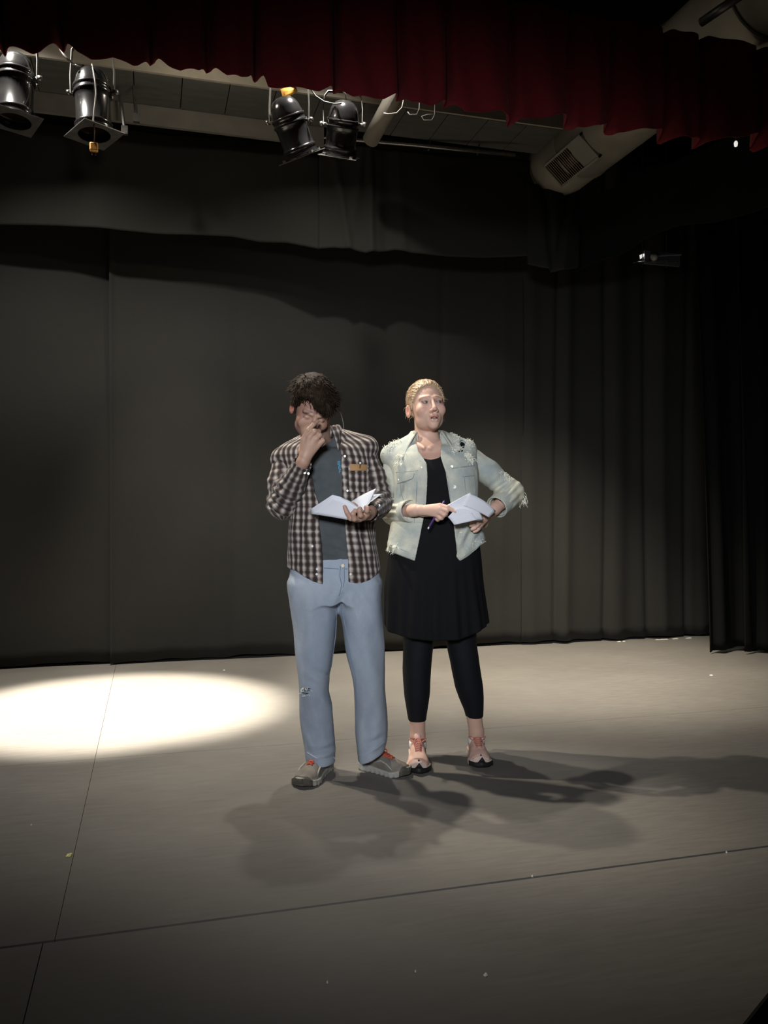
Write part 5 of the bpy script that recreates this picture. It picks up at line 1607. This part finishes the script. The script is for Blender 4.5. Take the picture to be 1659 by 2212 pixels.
def lf_w(a, u):
    e = min(u, 1 - u) * 2
    return (.120 + .050 * math.exp(-(e / .13) ** 2), -.034 - .062 * math.exp(-(e / .20) ** 2) + .012 * e)
collar(wf, L(925, 948, .028), .070, lf_w, M['jacket'], jacket, z_top=.034, gap=46, t=.005)
bvj = [bvh_of(jacket)]
J = M['jacket']; S = M['jacket_seam']
def ws(pts, r=.0017, m=None, n=14): return seam(jacket, bvj, pts, r, m or S, wf)
# button plackets, yoke seams, pocket flaps, pockets, waistband
patch('placket', wf, bvj, [(904, 992), (921, 1002), (912, 1128), (898, 1128)], J, jacket, t=.0022)
patch('placket', wf, bvj, [(959, 1002), (974, 1003), (990, 1128), (979, 1128)], J, jacket, t=.0022)
patch('placket', wf, bvj, [(899, 1132), (912, 1132), (896, 1205), (882, 1200)], J, jacket, t=.0022)
patch('placket', wf, bvj, [(981, 1132), (996, 1132), (1005, 1200), (987, 1204)], J, jacket, t=.0022)
patch('waistband', wf, bvj, [(840, 1180), (893, 1196), (890, 1208), (840, 1190)], J, jacket, t=.003)
patch('waistband', wf, bvj, [(988, 1194), (1046, 1160), (1050, 1170), (993, 1208)], J, jacket, t=.003)
ws([(855, 1020), (880, 1019), (902, 1017), (920, 1016)]); ws([(968, 1014), (990, 1010), (1026, 1004)])
ws([(862, 1026), (866, 1060), (876, 1100), (880, 1130)]); ws([(900, 1040), (898, 1090), (894, 1130)]); ws([(1000, 1020), (1006, 1070), (1010, 1120)]); ws([(1024, 1015), (1027, 1060), (1025, 1090)])
ws([(842, 1178), (870, 1188), (893, 1196)]); ws([(988, 1192), (1015, 1182), (1044, 1160)])
def flap(pts, parent):   # pocket flap with a point
    o = patch('pocket_flap', wf, bvj, pts, J, parent, t=.0035, out=.002); return o
flap([(857, 1023), (894, 1023), (890, 1034), (858, 1044)], jacket)
flap([(993, 1012), (1025, 1006), (1024, 1027), (999, 1030)], jacket)
ws([(857, 1024), (894, 1024)], .0026); ws([(858, 1044), (876, 1041), (891, 1034), (894, 1024)], .0020); ws([(993, 1012), (1025, 1006)], .0026); ws([(998, 1030), (1024, 1027)], .0020)
for (px, py, r, m) in ((910, 1010, .003, 'metal_button'), (981, 1052, .0085, 'button'), (975, 1008, .007, 'metal_button'), (987, 1090, .007, 'metal_button'), (995, 1152, .0085, 'metal_button'), (1000, 1198, .0085, 'metal_button'), (862, 1035, .005, 'metal_button')):
    button_at(bvj, px, py, r, M[m], jacket)
for (x0, y0, x1, y1) in ((906, 1016, 918, 1017), (906, 1057, 917, 1056), (900, 1154, 905, 1155), (886, 1198, 893, 1201)):
    seam(jacket, bvj, [(x0, y0), (x1, y1)], .0024, S, wf, name='buttonhole')
# frayed threads: shoulders, tear, hem, elbow
b = MB(); r_ = random.Random(4)
bvall = [bvh_of(jacket), bvh_of(s1), bvh_of(s2)]
def tuft(b, px, py, n, spread, Lm_, fall=-.6, dy=-.05, top=False):
    for k in range(n):
        x, y = px + r_.gauss(0, spread), py + r_.gauss(0, spread * .6); p = L(x, y, dy)
        if top:
            rr = None
            for bb in bvall:
                q = bb.ray_cast(Vector((p[0], r_.uniform(-.05, .03), 2)), Vector((0, 0, -1)))
                if q[0] is not None and (rr is None or q[0].z > rr.z): rr = q[0]
            if rr is None: continue
            s = rr
        else:
            yy = hit(bvall, p[0], p[2])
            if yy is None: continue
            s = Vector((p[0], yy, p[2]))
        d = Vector((r_.gauss(0, .7), -abs(r_.gauss(0, .4)), fall + r_.gauss(0, .4))).normalized() * r_.uniform(.4, 1) * Lm_
        b.tube([s, s + d * .5 + Vector((0, -.002, .001)), s + d + Vector((0, 0, -.002))], [.0012, .001, .0005], 4)
for (px, py, n, sp_, lm) in ((862, 985, 60, 4, .02), (860, 1000, 40, 4, .02), (850, 1180, 60, 4, .018), (842, 1188, 60, 5, .02), (984, 972, 50, 6, .016), (1010, 984, 60, 5, .02), (985, 965, 30, 9, .012), (1015, 994, 40, 5, .02), (1030, 1170, 30, 9, .012), (1095, 1020, 30, 6, .012), (1105, 1030, 30, 7, .014)): tuft(b, px, py, n, sp_, lm)
for (px, n, sp_) in ((850, 60, 12), (838, 40, 6), (985, 40, 5), (1016, 40, 6)): tuft(b, px, 950, n, sp_, .014, .5, top=True)
e0 = Vector(wer) + Vector((.045, 0, -.02))
for k in range(60):
    s = e0 + Vector((r_.gauss(0, .007), r_.gauss(0, .02), r_.gauss(0, .012))); d = Vector((r_.gauss(.3, .3), r_.gauss(0, .3), -1)).normalized() * r_.uniform(.015, .035)
    b.tube([s, s + d * .5 + Vector((.003, 0, 0)), s + d], [.0013, .001, .0005], 4)
b.build('frayed_threads', M['frayed'], jacket)['kind'] = 'stuff'
# shoes, socks
for (tx, ty, hx_, hy_, lf_) in ((905, 1677, 902, .09, .014), (1041, 1664, 1031, .125, .014)):
    t_ = fxy(wf, tx, ty); sh = shoe(wf, wom, t_, (L(hx_, 0)[0], hy_ + .0), .106, .105, (M['pink_shoe'], M['pink_sole'], M['pink_lace'], M['black_rubber']), 'rose', fem=True, lift=lf_, name='shoe')
for a in (ak_wl, ak_wr):
    b = MB(); b.lathe([(.0375, a[2] - .06), (.0385, a[2] - .045), (.0385, a[2] - .03), (.036, a[2] - .025)], 20, Matrix.Translation((a[0], a[1], 0))); b.build('sock', M['sock'], wom, True, solid=.004)

# hair: pulled back tightly
def whair_f(P):
    q = tow(P); d = head_field(q, hair=True) * 1.03
    th = .006 + .004 * np.clip(q[:, 2] / .1, 0, 1) + .0012 * np.sin(np.arctan2(q[:, 0], q[:, 2] + .02) * 60 + 3 * np.sin(q[:, 1] * 30))
    line = .084 - 1.05 * (q[:, 1] + .075); line = np.where(q[:, 1] < -.03, line - .75 * np.clip(np.abs(q[:, 0]) - .035, 0, .1), line)
    line = np.maximum(line, -.055)
    d = smax(d - th, line - q[:, 2], .010)
    d = smin(d, ell(q, (0, .112, .010), (.038, .034, .036)) + .002 * waves(q, 9, 120), .01)
    for s in (-1, 1): d = smin(d, ell(q, (s * .073, -.006, .012), (.006, .016, .026)), .006)
    return d
wh = field_obj('hair', whair_f, whc - .18, whc + .18, .003, M['hair_w'], wom)
roots = []; vs_ = [(v.co.copy(), v.normal.copy()) for v in wh.data.vertices]; WMi = WM.inverted()
for k in range(1500):
    p, n_ = rr_.choice(vs_); q = WMi @ (p - Vector(whc)); tgt = Vector((0, .11, .01)) - q
    d0 = WM @ (tgt.normalized() + Vector((rr_.gauss(0, .08), 0, rr_.gauss(0, .08))))
    def df(t, d0=d0, n_=n_): dd_ = d0 - n_ * d0.dot(n_); return dd_ + n_ * (.10 - .35 * t)
    roots.append((p - n_ * .0008, df, rr_.uniform(.02, .04), rr_.uniform(.0007, .0013)))
for k in range(46):       # wisps at the temples and nape
    s = rr_.choice((-1, 1, 1)); q0 = Vector((s * .074, rr_.uniform(.0, .06), rr_.uniform(-.06, .05))); p = Vector(whc) + WM @ q0
    def df(t, s=s, j=rr_.gauss(0, .4)): return WM @ Vector((s * (.9 - t), .5 + j, -.5 - t + j))
    roots.append((p, df, rr_.uniform(.018, .034), .0005))
hair_strands('hair_strands', roots, M['hair_w'], wh)

# folded script pages in her hands, pen
Lm = L(1020, 1100, -.19)
ws_ = empty('script_pages', W(wf.X + Lm[0], wf.D + Lm[1], Lm[2]), -TH, 'folded grey white script pages held by the woman in the denim jacket', 'papers')
for k in range(5):
    a = k * .9; dy = .004 * k
    page(wf, [(963 - a * .2, 1092 + a * .4, -.222 + dy), (990, 1078 - a * .3, -.215 + dy), (1015, 1066 - a * .5, -.20 + dy)],
         [(1000, 1124 + a * .2, -.215 + dy), (1030, 1122 + a, -.20 + dy), (1044, 1122 + a * .4, -.175 + dy)], M['paper'], ws_, Lm)
for k in range(3):
    dy = .004 * k
    page(wf, [(1012, 1067, -.205 + dy), (1042, 1074, -.19 + dy), (1070, 1105 - k, -.14 + dy)], [(1000, 1092, -.215 + dy), (1025, 1100, -.20 + dy), (1056, 1118 - k, -.155 + dy)], M['paper'], ws_, Lm)
page(wf, [(984, 1099, -.236), (1005, 1097, -.236), (1019, 1107, -.232)], [(967, 1117, -.228), (976, 1130, -.232), (1030, 1123, -.225)], M['paper'], ws_, Lm)
page(wf, [(967, 1116, -.230), (972, 1122, -.232), (981, 1134, -.230)], [(1018, 1106, -.234), (1024, 1114, -.232), (1030, 1123, -.226)], M['paper'], ws_, Lm)
Lp_ = L(942, 1112, -.20)
pn = empty('pen', W(wf.X + Lp_[0], wf.D + Lp_[1], Lp_[2]), -TH, 'thin purple pen with a white tip in the fingers of the woman', 'pen')
a = Vector(L(960, 1081, -.186) - Lp_); c = Vector(L(926, 1139, -.205) - Lp_)
b = MB(); b.tube([a, a + (c - a) * .05, c], [.0015, .0042, .0042], 10); b.build('barrel', M['pen'], pn, True)
b = MB(); b.tube([c, c + (c - a) * .06], [.0040, .0034], 10); b.build('cap', M['button'], pn, True)
print('script done %.1fs' % (time.time() - T0))
